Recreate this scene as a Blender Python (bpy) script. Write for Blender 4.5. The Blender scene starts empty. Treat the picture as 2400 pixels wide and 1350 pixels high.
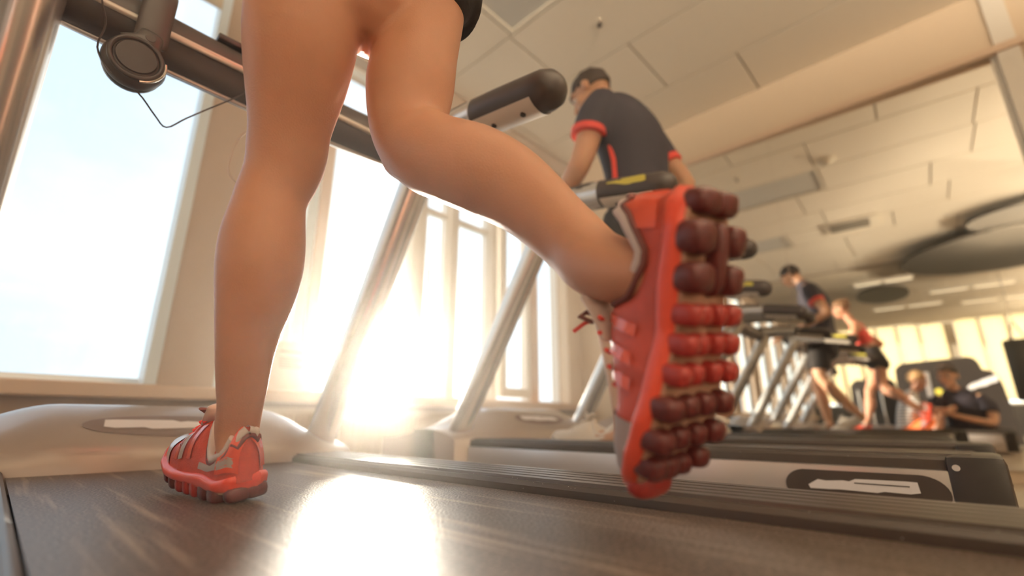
import bpy, bmesh, math, random
from mathutils import Vector, Matrix, Euler, noise
random.seed(7)
PI = math.pi
S = bpy.context.scene
COL = S.collection

# ------------------------------------------------------------------ camera
cam_d = bpy.data.cameras.new('camera'); cam = bpy.data.objects.new('camera', cam_d); COL.objects.link(cam)
cam.location = (0, 0, 0.10)
cam_d.sensor_width = 36.0; cam_d.lens = 16.575; cam_d.clip_start = 0.02; cam_d.clip_end = 2000
PITCH = math.radians(15.911); HEAD = math.radians(46.716)
cam.rotation_euler = (math.radians(90) + PITCH, 0, -HEAD)
cam_d.dof.use_dof = True; cam_d.dof.focus_distance = 0.72; cam_d.dof.aperture_fstop = 1.6
S.camera = cam

# ------------------------------------------------------------------ world, sun, area lights, exposure
SUN_AZ, SUN_EL = math.radians(31), math.radians(7.0)
sun_dir = Vector((math.sin(SUN_AZ) * math.cos(SUN_EL), math.cos(SUN_AZ) * math.cos(SUN_EL), math.sin(SUN_EL)))
w = bpy.data.worlds.new('sky'); S.world = w; w.use_nodes = True
nt = w.node_tree; nt.nodes.clear(); N = nt.nodes.new; L = nt.links.new
out = N('ShaderNodeOutputWorld'); bg = N('ShaderNodeBackground'); L(bg.outputs[0], out.inputs[0])
tc = N('ShaderNodeTexCoord')
mp = N('ShaderNodeMapping'); mp.inputs['Scale'].default_value = (1, 1, 2.6); L(tc.outputs['Generated'], mp.inputs[0])
nz = N('ShaderNodeTexNoise'); nz.inputs['Scale'].default_value = 2.6; nz.inputs['Detail'].default_value = 5; L(mp.outputs[0], nz.inputs['Vector'])
cr = N('ShaderNodeValToRGB'); cr.color_ramp.elements[0].position = 0.40; cr.color_ramp.elements[0].color = (0.66, 0.84, 0.99, 1)
cr.color_ramp.elements[1].position = 0.66; cr.color_ramp.elements[1].color = (0.90, 0.95, 1.0, 1); L(nz.outputs[0], cr.inputs[0])
dp = N('ShaderNodeVectorMath'); dp.operation = 'DOT_PRODUCT'; dp.inputs[1].default_value = sun_dir; L(tc.outputs['Generated'], dp.inputs[0])
p1 = N('ShaderNodeMath'); p1.operation = 'MAXIMUM'; p1.inputs[1].default_value = 0.0; L(dp.outputs['Value'], p1.inputs[0])
def powr(e, s):
    a = N('ShaderNodeMath'); a.operation = 'POWER'; a.inputs[1].default_value = e; L(p1.outputs[0], a.inputs[0])
    b = N('ShaderNodeMath'); b.operation = 'MULTIPLY'; b.inputs[1].default_value = s; L(a.outputs[0], b.inputs[0]); return b
q1, q2, q3 = powr(12, 0.5), powr(160, 6.5), powr(2200, 90.0)
s1 = N('ShaderNodeMath'); L(q1.outputs[0], s1.inputs[0]); L(q2.outputs[0], s1.inputs[1])
s2 = N('ShaderNodeMath'); L(s1.outputs[0], s2.inputs[0]); L(q3.outputs[0], s2.inputs[1])
wm = N('ShaderNodeMix'); wm.data_type = 'RGBA'; wm.blend_type = 'ADD'; wm.inputs[0].default_value = 1.0
gl = N('ShaderNodeMix'); gl.data_type = 'RGBA'; gl.blend_type = 'MULTIPLY'; gl.inputs[0].default_value = 1.0
gl.inputs[6].default_value = (1.0, 0.90, 0.74, 1); L(s2.outputs[0], gl.inputs[7])
L(cr.outputs[0], wm.inputs[6]); L(gl.outputs[2], wm.inputs[7]); L(wm.outputs[2], bg.inputs[0]); bg.inputs[1].default_value = 1.28

def add_light(name, typ, loc, energy, col, size=None, size_y=None, aim=None):
    d = bpy.data.lights.new(name, typ); o = bpy.data.objects.new(name, d); COL.objects.link(o)
    o.location = loc; d.energy = energy; d.color = col
    if typ == 'AREA': d.shape = 'RECTANGLE'; d.size = size; d.size_y = size_y or size
    if aim is not None: o.rotation_euler = Vector(aim).to_track_quat('-Z', 'Y').to_euler()
    return o
sun = add_light('sun', 'SUN', (6, 10, 3), 14.0, (1.0, 0.87, 0.70), aim=-sun_dir); sun.data.angle = math.radians(2.2)
# lights added out of view: fill at the windowless rear wall, uplights for the ceiling
add_light('rear_fill_light', 'AREA', (-2.5, -5.3, 1.1), 90, (1.0, 0.80, 0.58), 11.5, 2.2, (0, 1, 0.0))
add_light('left_daylight', 'AREA', (-9.7, -.6, 1.6), 190, (1.0, 0.94, 0.80), 6.6, 2.8, (1, 0, 0))
for lx in (-6.0, -3.2, -.6, 1.8):
    add_light('ceiling_fill_light', 'AREA', (lx, -3.4 if lx < -1 else -1.45, 2.13), {-6.0: 620, -3.2: 620, -.6: 520, 1.8: 60}[lx], (1.0, 0.85, 0.64), 1.3, .16, (0, 0, 1))
S.view_settings.view_transform = 'Standard'; S.view_settings.look = 'None'; S.view_settings.gamma = 1.0
S.view_settings.use_curve_mapping = False; S.view_settings.exposure = 0.0
S.cycles.max_bounces = 8; S.cycles.diffuse_bounces = 4; S.cycles.glossy_bounces = 4; S.cycles.volume_bounces = 0; S.cycles.adaptive_threshold = 0.03; S.cycles.transparent_max_bounces = 16
S.cycles.sample_clamp_indirect = 4.0
try: S.cycles.use_denoising = True
except Exception: pass

# ------------------------------------------------------------------ materials
def mat(name, col, rough=0.5, metal=0.0, bump=0.0, bscale=40, var=0.0, vscale=6, sss=0.0, coat=0.0, emit=0.0, spec=0.5, stretch=None, sheen=0.0):
    m = bpy.data.materials.new(name); m.use_nodes = True; t = m.node_tree; b = t.nodes['Principled BSDF']
    b.inputs['Base Color'].default_value = (*col, 1); b.inputs['Roughness'].default_value = rough; b.inputs['Metallic'].default_value = metal
    b.inputs['Specular IOR Level'].default_value = spec
    if coat: b.inputs['Coat Weight'].default_value = coat; b.inputs['Coat Roughness'].default_value = 0.1
    if sheen: b.inputs['Sheen Weight'].default_value = sheen
    if sss:
        b.inputs['Subsurface Weight'].default_value = sss; b.inputs['Subsurface Radius'].default_value = (1.0, 0.35, 0.15); b.inputs['Subsurface Scale'].default_value = 0.03
    if emit: b.inputs['Emission Color'].default_value = (*col, 1); b.inputs['Emission Strength'].default_value = emit
    co = t.nodes.new('ShaderNodeTexCoord'); mpp = t.nodes.new('ShaderNodeMapping'); t.links.new(co.outputs['Object'], mpp.inputs[0])
    if stretch: mpp.inputs['Scale'].default_value = stretch
    if var:
        n = t.nodes.new('ShaderNodeTexNoise'); n.inputs['Scale'].default_value = vscale; n.inputs['Detail'].default_value = 4; t.links.new(mpp.outputs[0], n.inputs['Vector'])
        r = t.nodes.new('ShaderNodeValToRGB')
        r.color_ramp.elements[0].color = (*[c * (1 - var) for c in col], 1); r.color_ramp.elements[1].color = (*[min(1, c * (1 + var)) for c in col], 1)
        r.color_ramp.elements[0].position = 0.3; r.color_ramp.elements[1].position = 0.7
        t.links.new(n.outputs[0], r.inputs[0]); t.links.new(r.outputs[0], b.inputs['Base Color'])
    if bump:
        n = t.nodes.new('ShaderNodeTexNoise'); n.inputs['Scale'].default_value = bscale; n.inputs['Detail'].default_value = 3; t.links.new(mpp.outputs[0], n.inputs['Vector'])
        u = t.nodes.new('ShaderNodeBump'); u.inputs['Strength'].default_value = bump; u.inputs['Distance'].default_value = 0.01
        t.links.new(n.outputs[0], u.inputs['Height']); t.links.new(u.outputs[0], b.inputs['Normal'])
    return m
M = {}
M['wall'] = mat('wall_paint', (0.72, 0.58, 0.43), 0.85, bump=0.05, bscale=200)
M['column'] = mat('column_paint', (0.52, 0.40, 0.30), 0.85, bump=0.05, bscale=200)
M['trim'] = mat('trim_paint', (0.70, 0.52, 0.38), 0.45)
M['ceil'] = mat('ceiling_tile', (0.90, 0.82, 0.69), 0.9, bump=0.08, bscale=300)
M['ceil_joint'] = mat('ceiling_grid', (0.42, 0.34, 0.26), 0.9)
M['panel_off'] = mat('light_panel', (0.62, 0.60, 0.55), 0.5)
M['fixture'] = mat('fixture_white', (0.85, 0.78, 0.66), 0.5)
M['lamp'] = mat('lamp_tube', (1.0, 0.88, 0.66), 0.4, emit=0.9)
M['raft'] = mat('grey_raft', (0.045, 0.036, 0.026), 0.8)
M['slat'] = mat('slat_grey', (0.60, 0.53, 0.42), 0.7)
M['floor'] = mat('floor_vinyl', (0.55, 0.46, 0.36), 0.28, bump=0.05, bscale=30, var=0.15, vscale=3)
M['frame'] = mat('window_frame', (0.80, 0.74, 0.66), 0.35)
M['frame_blue'] = mat('window_reveal', (0.74, 0.84, 0.92), 0.4)
M['dark_metal'] = mat('dark_metal', (0.06, 0.045, 0.04), 0.35, 0.2)
M['black'] = mat('black_plastic', (0.030, 0.024, 0.022), 0.38, bump=0.04, bscale=400)
M['bar'] = mat('handle_black', (0.055, 0.038, 0.032), 0.42)
M['silver'] = mat('silver_paint', (0.60, 0.56, 0.55), 0.28, 0.55)
M['tube'] = mat('brushed_tube', (0.72, 0.70, 0.68), 0.26, 0.75, coat=0.3)
M['hood'] = mat('hood_paint', (0.40, 0.33, 0.29), 0.30, 0.25, coat=0.5)
M['shell'] = mat('cream_shell', (0.74, 0.66, 0.56), 0.35)
M['strip'] = mat('bright_strip', (0.90, 0.87, 0.80), 0.22, 0.3)
M['chrome'] = mat('chrome', (0.9, 0.85, 0.78), 0.12, 1.0)
M['badge'] = mat('badge_dark', (0.05, 0.035, 0.03), 0.45)
M['badge_mid'] = mat('badge_brown', (0.22, 0.16, 0.14), 0.4)
M['white'] = mat('white_print', (0.88, 0.86, 0.88), 0.5)
M['yellow'] = mat('yellow_print', (0.72, 0.62, 0.10), 0.5)
M['skin'] = mat('skin', (0.62, 0.31, 0.19), 0.42, bump=0.10, bscale=420, var=0.08, vscale=9, sss=0.12)
M['skin_man'] = mat('skin_tan', (0.60, 0.33, 0.20), 0.5, var=0.06, vscale=9, sss=0.15)
M['hair'] = mat('dark_hair', (0.045, 0.025, 0.015), 0.6, bump=0.4, bscale=160)
M['hair_b'] = mat('brown_hair', (0.22, 0.11, 0.05), 0.55, bump=0.4, bscale=160)
M['hair_y'] = mat('fair_hair', (0.62, 0.38, 0.18), 0.55, bump=0.4, bscale=160)
M['eye'] = mat('eye', (0.75, 0.72, 0.68), 0.2)
M['iris'] = mat('iris', (0.05, 0.03, 0.02), 0.2)
M['lip'] = mat('lip', (0.55, 0.20, 0.15), 0.45)
M['shorts'] = mat('black_shorts', (0.022, 0.015, 0.013), 0.8, bump=0.2, bscale=60)
M['navy'] = mat('navy_shirt', (0.035, 0.028, 0.04), 0.8, bump=0.2, bscale=25)
M['redcloth'] = mat('red_cloth', (0.80, 0.08, 0.06), 0.7)
M['shoe'] = mat('shoe_mesh_red', (0.66, 0.085, 0.045), 0.45, bump=0.25, bscale=700, var=0.10, vscale=30)
M['shoe_gloss'] = mat('shoe_film_red', (0.90, 0.13, 0.07), 0.25, coat=0.4)
M['midsole'] = mat('midsole_red', (0.92, 0.10, 0.05), 0.38, coat=0.2)
M['pod'] = mat('pod_maroon', (0.12, 0.018, 0.016), 0.36, bump=0.12, bscale=300, coat=0.15)
M['pod_red'] = mat('pod_red', (0.42, 0.035, 0.028), 0.35, bump=0.12, bscale=300, coat=0.15)
M['plate'] = mat('sole_plate_tan', (0.58, 0.33, 0.22), 0.5, var=0.25, vscale=40)
M['grey'] = mat('grey_film', (0.50, 0.42, 0.40), 0.3, coat=0.4)
M['lining'] = mat('lining_dark', (0.20, 0.06, 0.05), 0.7)
M['lining_p'] = mat('lining_pale', (0.72, 0.62, 0.58), 0.7)
M['wshoe'] = mat('white_shoe', (0.80, 0.73, 0.64), 0.6, bump=0.2, bscale=300)
M['paper'] = mat('paper', (0.86, 0.80, 0.72), 0.8)
M['ink'] = mat('ink', (0.50, 0.44, 0.38), 0.8)
M['radiator'] = mat('radiator_cream', (0.72, 0.62, 0.50), 0.45)
M['gym'] = mat('gym_black', (0.028, 0.020, 0.016), 0.6)
M['orange'] = mat('orange_cloth', (0.95, 0.20, 0.05), 0.6)
M['ground'] = mat('outdoor_ground', (0.30, 0.27, 0.22), 0.9, var=0.3, vscale=0.02)
M['bottle'] = mat('bottle_white', (0.86, 0.86, 0.82), 0.3)

def striped():
    m = mat('striped_tee', (0.86, 0.84, 0.80), 0.8); t = m.node_tree; b = t.nodes['Principled BSDF']
    co = t.nodes.new('ShaderNodeTexCoord'); wv = t.nodes.new('ShaderNodeTexWave'); wv.bands_direction = 'Z'; wv.inputs['Scale'].default_value = 9
    r = t.nodes.new('ShaderNodeValToRGB'); r.color_ramp.elements[0].position = 0.12; r.color_ramp.elements[0].color = (0.25, 0.24, 0.25, 1); r.color_ramp.elements[1].position = 0.3; r.color_ramp.elements[1].color = (0.88, 0.86, 0.82, 1)
    t.links.new(co.outputs['Object'], wv.inputs['Vector']); t.links.new(wv.outputs[0], r.inputs[0]); t.links.new(r.outputs[0], b.inputs['Base Color']); return m
M['striped'] = striped()
def belt_mat():
    m = bpy.data.materials.new('running_belt'); m.use_nodes = True; t = m.node_tree; b = t.nodes['Principled BSDF']; n = t.nodes.new; l = t.links.new
    co = n('ShaderNodeTexCoord')
    f = n('ShaderNodeTexNoise'); f.inputs['Scale'].default_value = 300; f.inputs['Detail'].default_value = 2; l(co.outputs['Object'], f.inputs['Vector'])
    mp = n('ShaderNodeMapping'); mp.inputs['Scale'].default_value = (60, 2.6, 1); mp.inputs['Rotation'].default_value = (0, 0, 0.05); l(co.outputs['Object'], mp.inputs[0])
    s = n('ShaderNodeTexNoise'); s.inputs['Scale'].default_value = 1.0; s.inputs['Detail'].default_value = 4; l(mp.outputs[0], s.inputs['Vector'])
    rs = n('ShaderNodeValToRGB'); rs.color_ramp.elements[0].position = 0.56; rs.color_ramp.elements[0].color = (0, 0, 0, 1); rs.color_ramp.elements[1].position = 0.72; rs.color_ramp.elements[1].color = (1, 1, 1, 1); l(s.outputs[0], rs.inputs[0])
    rf = n('ShaderNodeValToRGB'); rf.color_ramp.elements[0].position = 0.44; rf.color_ramp.elements[0].color = (0.050, 0.034, 0.028, 1); rf.color_ramp.elements[1].position = 0.68; rf.color_ramp.elements[1].color = (0.26, 0.19, 0.155, 1); l(f.outputs[0], rf.inputs[0])
    mx = n('ShaderNodeMix'); mx.data_type = 'RGBA'; mx.inputs[7].default_value = (0.50, 0.39, 0.31, 1); l(rf.outputs[0], mx.inputs[6])
    ml = n('ShaderNodeMath'); ml.operation = 'MULTIPLY'; ml.inputs[1].default_value = 0.6; l(rs.outputs[0], ml.inputs[0]); l(ml.outputs[0], mx.inputs[0])
    l(mx.outputs[2], b.inputs['Base Color']); b.inputs['Roughness'].default_value = 0.34; b.inputs['Specular IOR Level'].default_value = 0.20
    u = n('ShaderNodeBump'); u.inputs['Strength'].default_value = 0.35; u.inputs['Distance'].default_value = 0.002; l(f.outputs[0], u.inputs['Height']); l(u.outputs[0], b.inputs['Normal'])
    return m
M['belt'] = belt_mat()
def rail_mat():
    m = mat('rail_rubber', (0.060, 0.045, 0.037), 0.38); t = m.node_tree; b = t.nodes['Principled BSDF']; n = t.nodes.new; l = t.links.new
    co = n('ShaderNodeTexCoord'); v = n('ShaderNodeTexVoronoi'); v.inputs['Scale'].default_value = 170; l(co.outputs['Object'], v.inputs['Vector'])
    r = n('ShaderNodeValToRGB'); r.color_ramp.elements[0].position = 0.06; r.color_ramp.elements[0].color = (0.9, 0.85, 0.8, 1); r.color_ramp.elements[1].position = 0.10; r.color_ramp.elements[1].color = (0.060, 0.045, 0.037, 1); l(v.outputs['Distance'], r.inputs[0])
    v2 = n('ShaderNodeTexNoise'); v2.inputs['Scale'].default_value = 40; l(co.outputs['Object'], v2.inputs['Vector'])
    r2 = n('ShaderNodeValToRGB'); r2.color_ramp.elements[0].position = 0.58; r2.color_ramp.elements[1].position = 0.66; l(v2.outputs[0], r2.inputs[0])
    mx = n('ShaderNodeMix'); mx.data_type = 'RGBA'; mx.inputs[6].default_value = (0.060, 0.045, 0.037, 1); l(r2.outputs[0], mx.inputs[0]); l(r.outputs[0], mx.inputs[7]); l(mx.outputs[2], b.inputs['Base Color'])
    return m
M['rail'] = rail_mat()
def glass_mat():
    m = bpy.data.materials.new('window_glass'); m.use_nodes = True; t = m.node_tree; t.nodes.clear()
    o = t.nodes.new('ShaderNodeOutputMaterial'); tr = t.nodes.new('ShaderNodeBsdfTransparent'); g = t.nodes.new('ShaderNodeBsdfGlossy'); mx = t.nodes.new('ShaderNodeMixShader')
    tr.inputs[0].default_value = (0.97, 0.985, 0.99, 1); g.inputs['Roughness'].default_value = 0.02; mx.inputs[0].default_value = 0.015
    t.links.new(tr.outputs[0], mx.inputs[1]); t.links.new(g.outputs[0], mx.inputs[2]); t.links.new(mx.outputs[0], o.inputs[0]); return m
M['glass'] = glass_mat()
def mirror_mat():
    m = bpy.data.materials.new('mirror_glass'); m.use_nodes = True; b = m.node_tree.nodes['Principled BSDF']
    b.inputs['Base Color'].default_value = (0.94, 0.91, 0.84, 1); b.inputs['Metallic'].default_value = 1; b.inputs['Roughness'].default_value = 0.0; return m
M['mirror'] = mirror_mat()
def blind_mat():
    m = bpy.data.materials.new('blind_fabric'); m.use_nodes = True; t = m.node_tree; t.nodes.clear()
    o = t.nodes.new('ShaderNodeOutputMaterial'); d = t.nodes.new('ShaderNodeBsdfTransparent'); g = t.nodes.new('ShaderNodeBsdfTranslucent'); mx = t.nodes.new('ShaderNodeMixShader')
    d.inputs[0].default_value = (1.0, 0.84, 0.60, 1); g.inputs[0].default_value = (1.0, 0.90, 0.68, 1); mx.inputs[0].default_value = 0.5
    t.links.new(d.outputs[0], mx.inputs[1]); t.links.new(g.outputs[0], mx.inputs[2]); t.links.new(mx.outputs[0], o.inputs[0]); return m
M['blind'] = blind_mat()

# ------------------------------------------------------------------ mesh helpers (world coordinates; build() subtracts the parent's place)
def base_of(p):
    v = Vector((0, 0, 0))
    while p is not None: v += p.location; p = p.parent
    return v
class MB:
    def __init__(s): s.v = []; s.f = []; s.mi = []
    def add(s, vs, fs, mi=0):
        k = len(s.v); s.v += [tuple(x) for x in vs]; s.f += [tuple(i + k for i in f) for f in fs]; s.mi += [mi] * len(fs); return s
    def box(s, a, b, bev=0.0, mi=0):
        x0, y0, z0 = a; x1, y1, z1 = b
        if bev <= 0:
            return s.add([(x0,y0,z0),(x1,y0,z0),(x1,y1,z0),(x0,y1,z0),(x0,y0,z1),(x1,y0,z1),(x1,y1,z1),(x0,y1,z1)],
                         [(0,3,2,1),(4,5,6,7),(0,1,5,4),(1,2,6,5),(2,3,7,6),(3,0,4,7)], mi)
        bm = bmesh.new(); bmesh.ops.create_cube(bm, size=1.0)
        for v in bm.verts: v.co = Vector((x0 + (v.co.x + .5) * (x1 - x0), y0 + (v.co.y + .5) * (y1 - y0), z0 + (v.co.z + .5) * (z1 - z0)))
        bmesh.ops.bevel(bm, geom=bm.edges[:], offset=bev, segments=2, affect='EDGES', profile=0.6)
        bm.verts.index_update(); s.add([v.co for v in bm.verts], [[v.index for v in f.verts] for f in bm.faces], mi); bm.free(); return s
    def tube(s, pts, r, n=12, cap=True, side=None, mi=0):
        P = [Vector(p) for p in pts]; k0 = len(s.v); rings = []
        R = r if isinstance(r, (list, tuple)) else [r] * len(P)
        ref = Vector(side) if side is not None else None; prev = None
        for i, p in enumerate(P):
            t = (P[min(i + 1, len(P) - 1)] - P[max(i - 1, 0)]); t = t.normalized() if t.length > 1e-9 else Vector((0, 0, 1))
            if ref is not None: a = (ref - t * ref.dot(t))
            elif prev is not None: a = (prev - t * prev.dot(t))
            else:
                q = Vector((0, 0, 1)) if abs(t.z) < 0.9 else Vector((1, 0, 0)); a = q.cross(t)
            a.normalize(); prev = a; b = t.cross(a)
            ra, rb = (R[i] if isinstance(R[i], (list, tuple)) else (R[i], R[i]))
            rings.append([p + a * (ra * math.cos(2 * PI * j / n)) + b * (rb * math.sin(2 * PI * j / n)) for j in range(n)])
        vs = [v for g in rings for v in g]; fs = []
        for i in range(len(P) - 1):
            for j in range(n):
                fs.append((i * n + j, i * n + (j + 1) % n, (i + 1) * n + (j + 1) % n, (i + 1) * n + j))
        if cap: fs.append(tuple(range(n - 1, -1, -1))); fs.append(tuple((len(P) - 1) * n + j for j in range(n)))
        return s.add(vs, fs, mi)
    def ball(s, c, r, n=14, e=1.0, rot=None, mi=0):
        c = Vector(c); r = r if isinstance(r, (list, tuple)) else (r, r, r); vs = []; fs = []; m = max(6, n // 2)
        sg = lambda x, q: math.copysign(abs(x) ** q, x)
        for i in range(m + 1):
            ph = -PI / 2 + PI * i / m
            for j in range(n):
                th = 2 * PI * j / n
                q = Vector((r[0] * sg(math.cos(ph), e) * sg(math.cos(th), e), r[1] * sg(math.cos(ph), e) * sg(math.sin(th), e), r[2] * sg(math.sin(ph), e)))
                if rot is not None: q = rot @ q
                vs.append(c + q)
        for i in range(m):
            for j in range(n): fs.append((i * n + j, i * n + (j + 1) % n, (i + 1) * n + (j + 1) % n, (i + 1) * n + j))
        return s.add(vs, fs, mi)
    def loft(s, pts, n=20, sub=5, side=None, capped=True, mi=0):
        """pts: (x,y,z,r) or (x,y,z,ra,rb): Catmull-Rom through them, rounded ends"""
        Q = [tuple(p) if len(p) == 5 else (p[0], p[1], p[2], p[3], p[3]) for p in pts]
        o = []
        for i in range(len(Q) - 1):
            a, b, c, d = Q[max(i - 1, 0)], Q[i], Q[i + 1], Q[min(i + 2, len(Q) - 1)]
            for k in range(sub):
                t = k / sub; o.append([0.5 * (2 * b[m] + (c[m] - a[m]) * t + (2 * a[m] - 5 * b[m] + 4 * c[m] - d[m]) * t * t + (3 * b[m] - a[m] - 3 * c[m] + d[m]) * t ** 3) for m in range(5)])
        o.append(list(Q[-1]))
        if capped:
            def endcap(e, nx):
                d = (Vector(e[:3]) - Vector(nx[:3])).normalized(); h = min(e[3], e[4]); res = []
                for q in (0.5, 0.8, 0.95): res.append([*(Vector(e[:3]) + d * h * q), e[3] * math.sqrt(1 - q * q), e[4] * math.sqrt(1 - q * q)])
                return res
            o = endcap(o[0], o[1])[::-1] + o + endcap(o[-1], o[-2])
        return s.tube([p[:3] for p in o], [(p[3], p[4]) for p in o], n, True, side, mi)
    def prism(s, poly, axis, a, b, mi=0):
        """poly: 2D points; axis: 'x','y','z' the extrusion axis from a to b"""
        def P(u, v, w):
            return {'x': (w, u, v), 'y': (u, w, v), 'z': (u, v, w)}[axis]
        n = len(poly); vs = [P(u, v, a) for u, v in poly] + [P(u, v, b) for u, v in poly]
        return s.add(vs, [tuple(range(n - 1, -1, -1)), tuple(range(n, 2 * n))] + [(i, (i + 1) % n, n + (i + 1) % n, n + i) for i in range(n)], mi)
    def xform(s, m): s.v = [tuple(m @ Vector(v)) for v in s.v]; return s
    def build(s, name, ma, parent=None, smooth=True, origin=None, ang=50):
        me = bpy.data.meshes.new(name); off = base_of(parent)
        o3 = Vector(origin) if origin is not None else (off if parent is None else off)
        me.from_pydata([Vector(v) - o3 for v in s.v], [], s.f)
        mats = ma if isinstance(ma, (list, tuple)) else [ma]
        for q in mats: me.materials.append(q)
        if len(mats) > 1:
            for i, p in enumerate(me.polygons): p.material_index = s.mi[i]
        bm = bmesh.new(); bm.from_mesh(me); bmesh.ops.recalc_face_normals(bm, faces=bm.faces); bm.to_mesh(me); bm.free()
        if smooth: me.shade_smooth(); me.set_sharp_from_angle(angle=math.radians(ang))
        o = bpy.data.objects.new(name, me); COL.objects.link(o)
        if parent is not None: o.parent = parent; o.location = o3 - off
        else: o.location = o3
        return o
def remesh(s, name, ma, parent, voxel=0.006, it=4, fac=0.6):
    o = s.build(name, ma, parent)
    a = o.modifiers.new('r', 'REMESH'); a.mode = 'VOXEL'; a.voxel_size = voxel; a.use_smooth_shade = True
    b = o.modifiers.new('s', 'SMOOTH'); b.factor = fac; b.iterations = it
    dg = bpy.context.evaluated_depsgraph_get(); dg.update(); me = bpy.data.meshes.new_from_object(o.evaluated_get(dg))
    old = o.data; o.modifiers.clear(); o.data = me; bpy.data.meshes.remove(old); me.name = name
    if not me.materials: me.materials.append(ma)
    me.shade_smooth(); return o
def tag(o, label=None, cat=None, group=None, kind=None):
    for k, v in (('label', label), ('category', cat), ('group', group), ('kind', kind)):
        if v: o[k] = v
    return o
def thing(name, label, cat, loc=(0, 0, 0), group=None):
    o = bpy.data.objects.new(name, None); COL.objects.link(o); o.location = loc; o.empty_display_size = 0.1
    return tag(o, label, cat, group)
def struct(o): o['kind'] = 'structure'; return o
def sempty(name, loc=(0, 0, 0)):
    o = bpy.data.objects.new(name, None); COL.objects.link(o); o.location = loc; o['kind'] = 'structure'; return o

# ------------------------------------------------------------------ room
HAZE = 0.021
XL, XR, YF, YB, ZF, ZC = -8.7, 3.65, 2.54, -5.6, -0.20, 2.64
struct(MB().box((XL - .3, YB - .3, ZF - .15), (XR + .3, YF + .3, ZF)).build('floor', M['floor'], smooth=False))
ground = struct(MB().box((-400, -400, -9.2), (400, 400, -9.0)).build('ground', M['ground'], smooth=False))
# ceiling: slab with tiles 0.6 x 1.2, rows staggered
ceil = struct(MB().box((XL - .3, YB - .3, ZC + .02), (XR + .3, YF + .3, ZC + .2)).build('ceiling', M['ceil_joint'], smooth=False))
tile_me = {}
def tile(x0, x1, y0, y1, ma='ceil', name='ceiling_tile', parent=ceil):
    g = 0.006; key = (round(x1 - x0, 3), round(y1 - y0, 3), ma)
    c = Vector(((x0 + x1) / 2, (y0 + y1) / 2, ZC + .01))
    if key not in tile_me:
        hx, hy = (x1 - x0) / 2 - g, (y1 - y0) / 2 - g
        o = MB().box((-hx, -hy, -.010), (hx, hy, .010), 0.003).build(name, M[ma], None, smooth=False)
        tile_me[key] = o.data
    else: o = bpy.data.objects.new(name, tile_me[key]); COL.objects.link(o)
    o.parent = parent; o.location = c - base_of(parent); return o
rows = [XR]; x = 3.13
while x > -2.6: rows.append(x); x -= 0.61
starts = {0: .74, 1: 1.26, 2: 1.82}
light_tiles = {(2, 1): 1, (3, 0): 0}
for i in range(len(rows) - 1):
    x1, x0 = rows[i], rows[i + 1]; y = [.74, 1.26, 1.82, .60, .90][i % 5]
    ys = [y + 1.2 * k for k in range(-6, 3)]; ys = sorted([YF] + [v for v in ys if YB < v < YF - .02] + [YB])
    for a, b in zip(ys[:-1], ys[1:]):
        if x0 < 1.6 < x1 and a < 1.0 < b: lamp_a = (x0, x1, a, b); continue
        if x0 < -.2 < x1 and a < 1.5 < b: lamp_b = (x0, x1, a, b); continue
        tile(x0, x1, a, b)
for (x0, x1, a, b), lb in ((lamp_a, 'unlit grey square lamp panel among the ceiling tiles over the near treadmills'), (lamp_b, 'unlit grey lamp panel in the ceiling reflected above the walking man in the mirror')):
    t = thing('ceiling_lamp_panel', lb, 'ceiling lamp', ((x0 + x1) / 2, (a + b) / 2, ZC), 'lamp panels in the tiled ceiling')
    MB().box((x0 + .004, a + .004, ZC + .012), (x1 - .004, b - .004, ZC + .03)).build('diffuser', M['panel_off'], t, False)
    f = MB()
    for q in ((x0 + .004, a + .004, x1 - .004, a + .03), (x0 + .004, b - .03, x1 - .004, b - .004), (x0 + .004, a + .03, x0 + .03, b - .03), (x1 - .03, a + .03, x1 - .004, b - .03)): f.box((q[0], q[1], ZC), (q[2], q[3], ZC + .02))
    f.build('frame', M['fixture'], t, False)
# open slatted ceiling over the far half of the room
k = 0; xx = rows[-1] - .15
while xx > XL + .1:
    o = MB().box((-.015, YB + .05, -.09), (.015, YF - .05, .018)).build('slat', M['slat'], ceil, False) if k == 0 else None
    if k == 0: sl_me = o.data
    else: o = bpy.data.objects.new('slat', sl_me); COL.objects.link(o); o.parent = ceil
    o.location = Vector((xx, 0, ZC)) - base_of(ceil); xx -= 0.24; k += 1

# thin haze volume added to the room air in place of lens glare
hz = MB().box((XL + .01, YB + .01, ZF + .001), (XR - .06, YF - .13, ZC - .02)).build('haze', None, None, False)
hm = bpy.data.materials.new('haze'); hm.use_nodes = True; hn = hm.node_tree; hn.nodes.clear(); ho = hn.nodes.new('ShaderNodeOutputMaterial'); hv = hn.nodes.new('ShaderNodeVolumeScatter')
hv.inputs['Color'].default_value = (1.0, .95, .88, 1); hv.inputs['Density'].default_value = HAZE; hv.inputs['Anisotropy'].default_value = .87; hn.links.new(hv.outputs[0], ho.inputs['Volume'])
hz.data.materials.clear(); hz.data.materials.append(hm); tag(hz, kind='stuff', label='thin warm haze added to the gym air for the glare round the sun', cat='haze')

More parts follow.
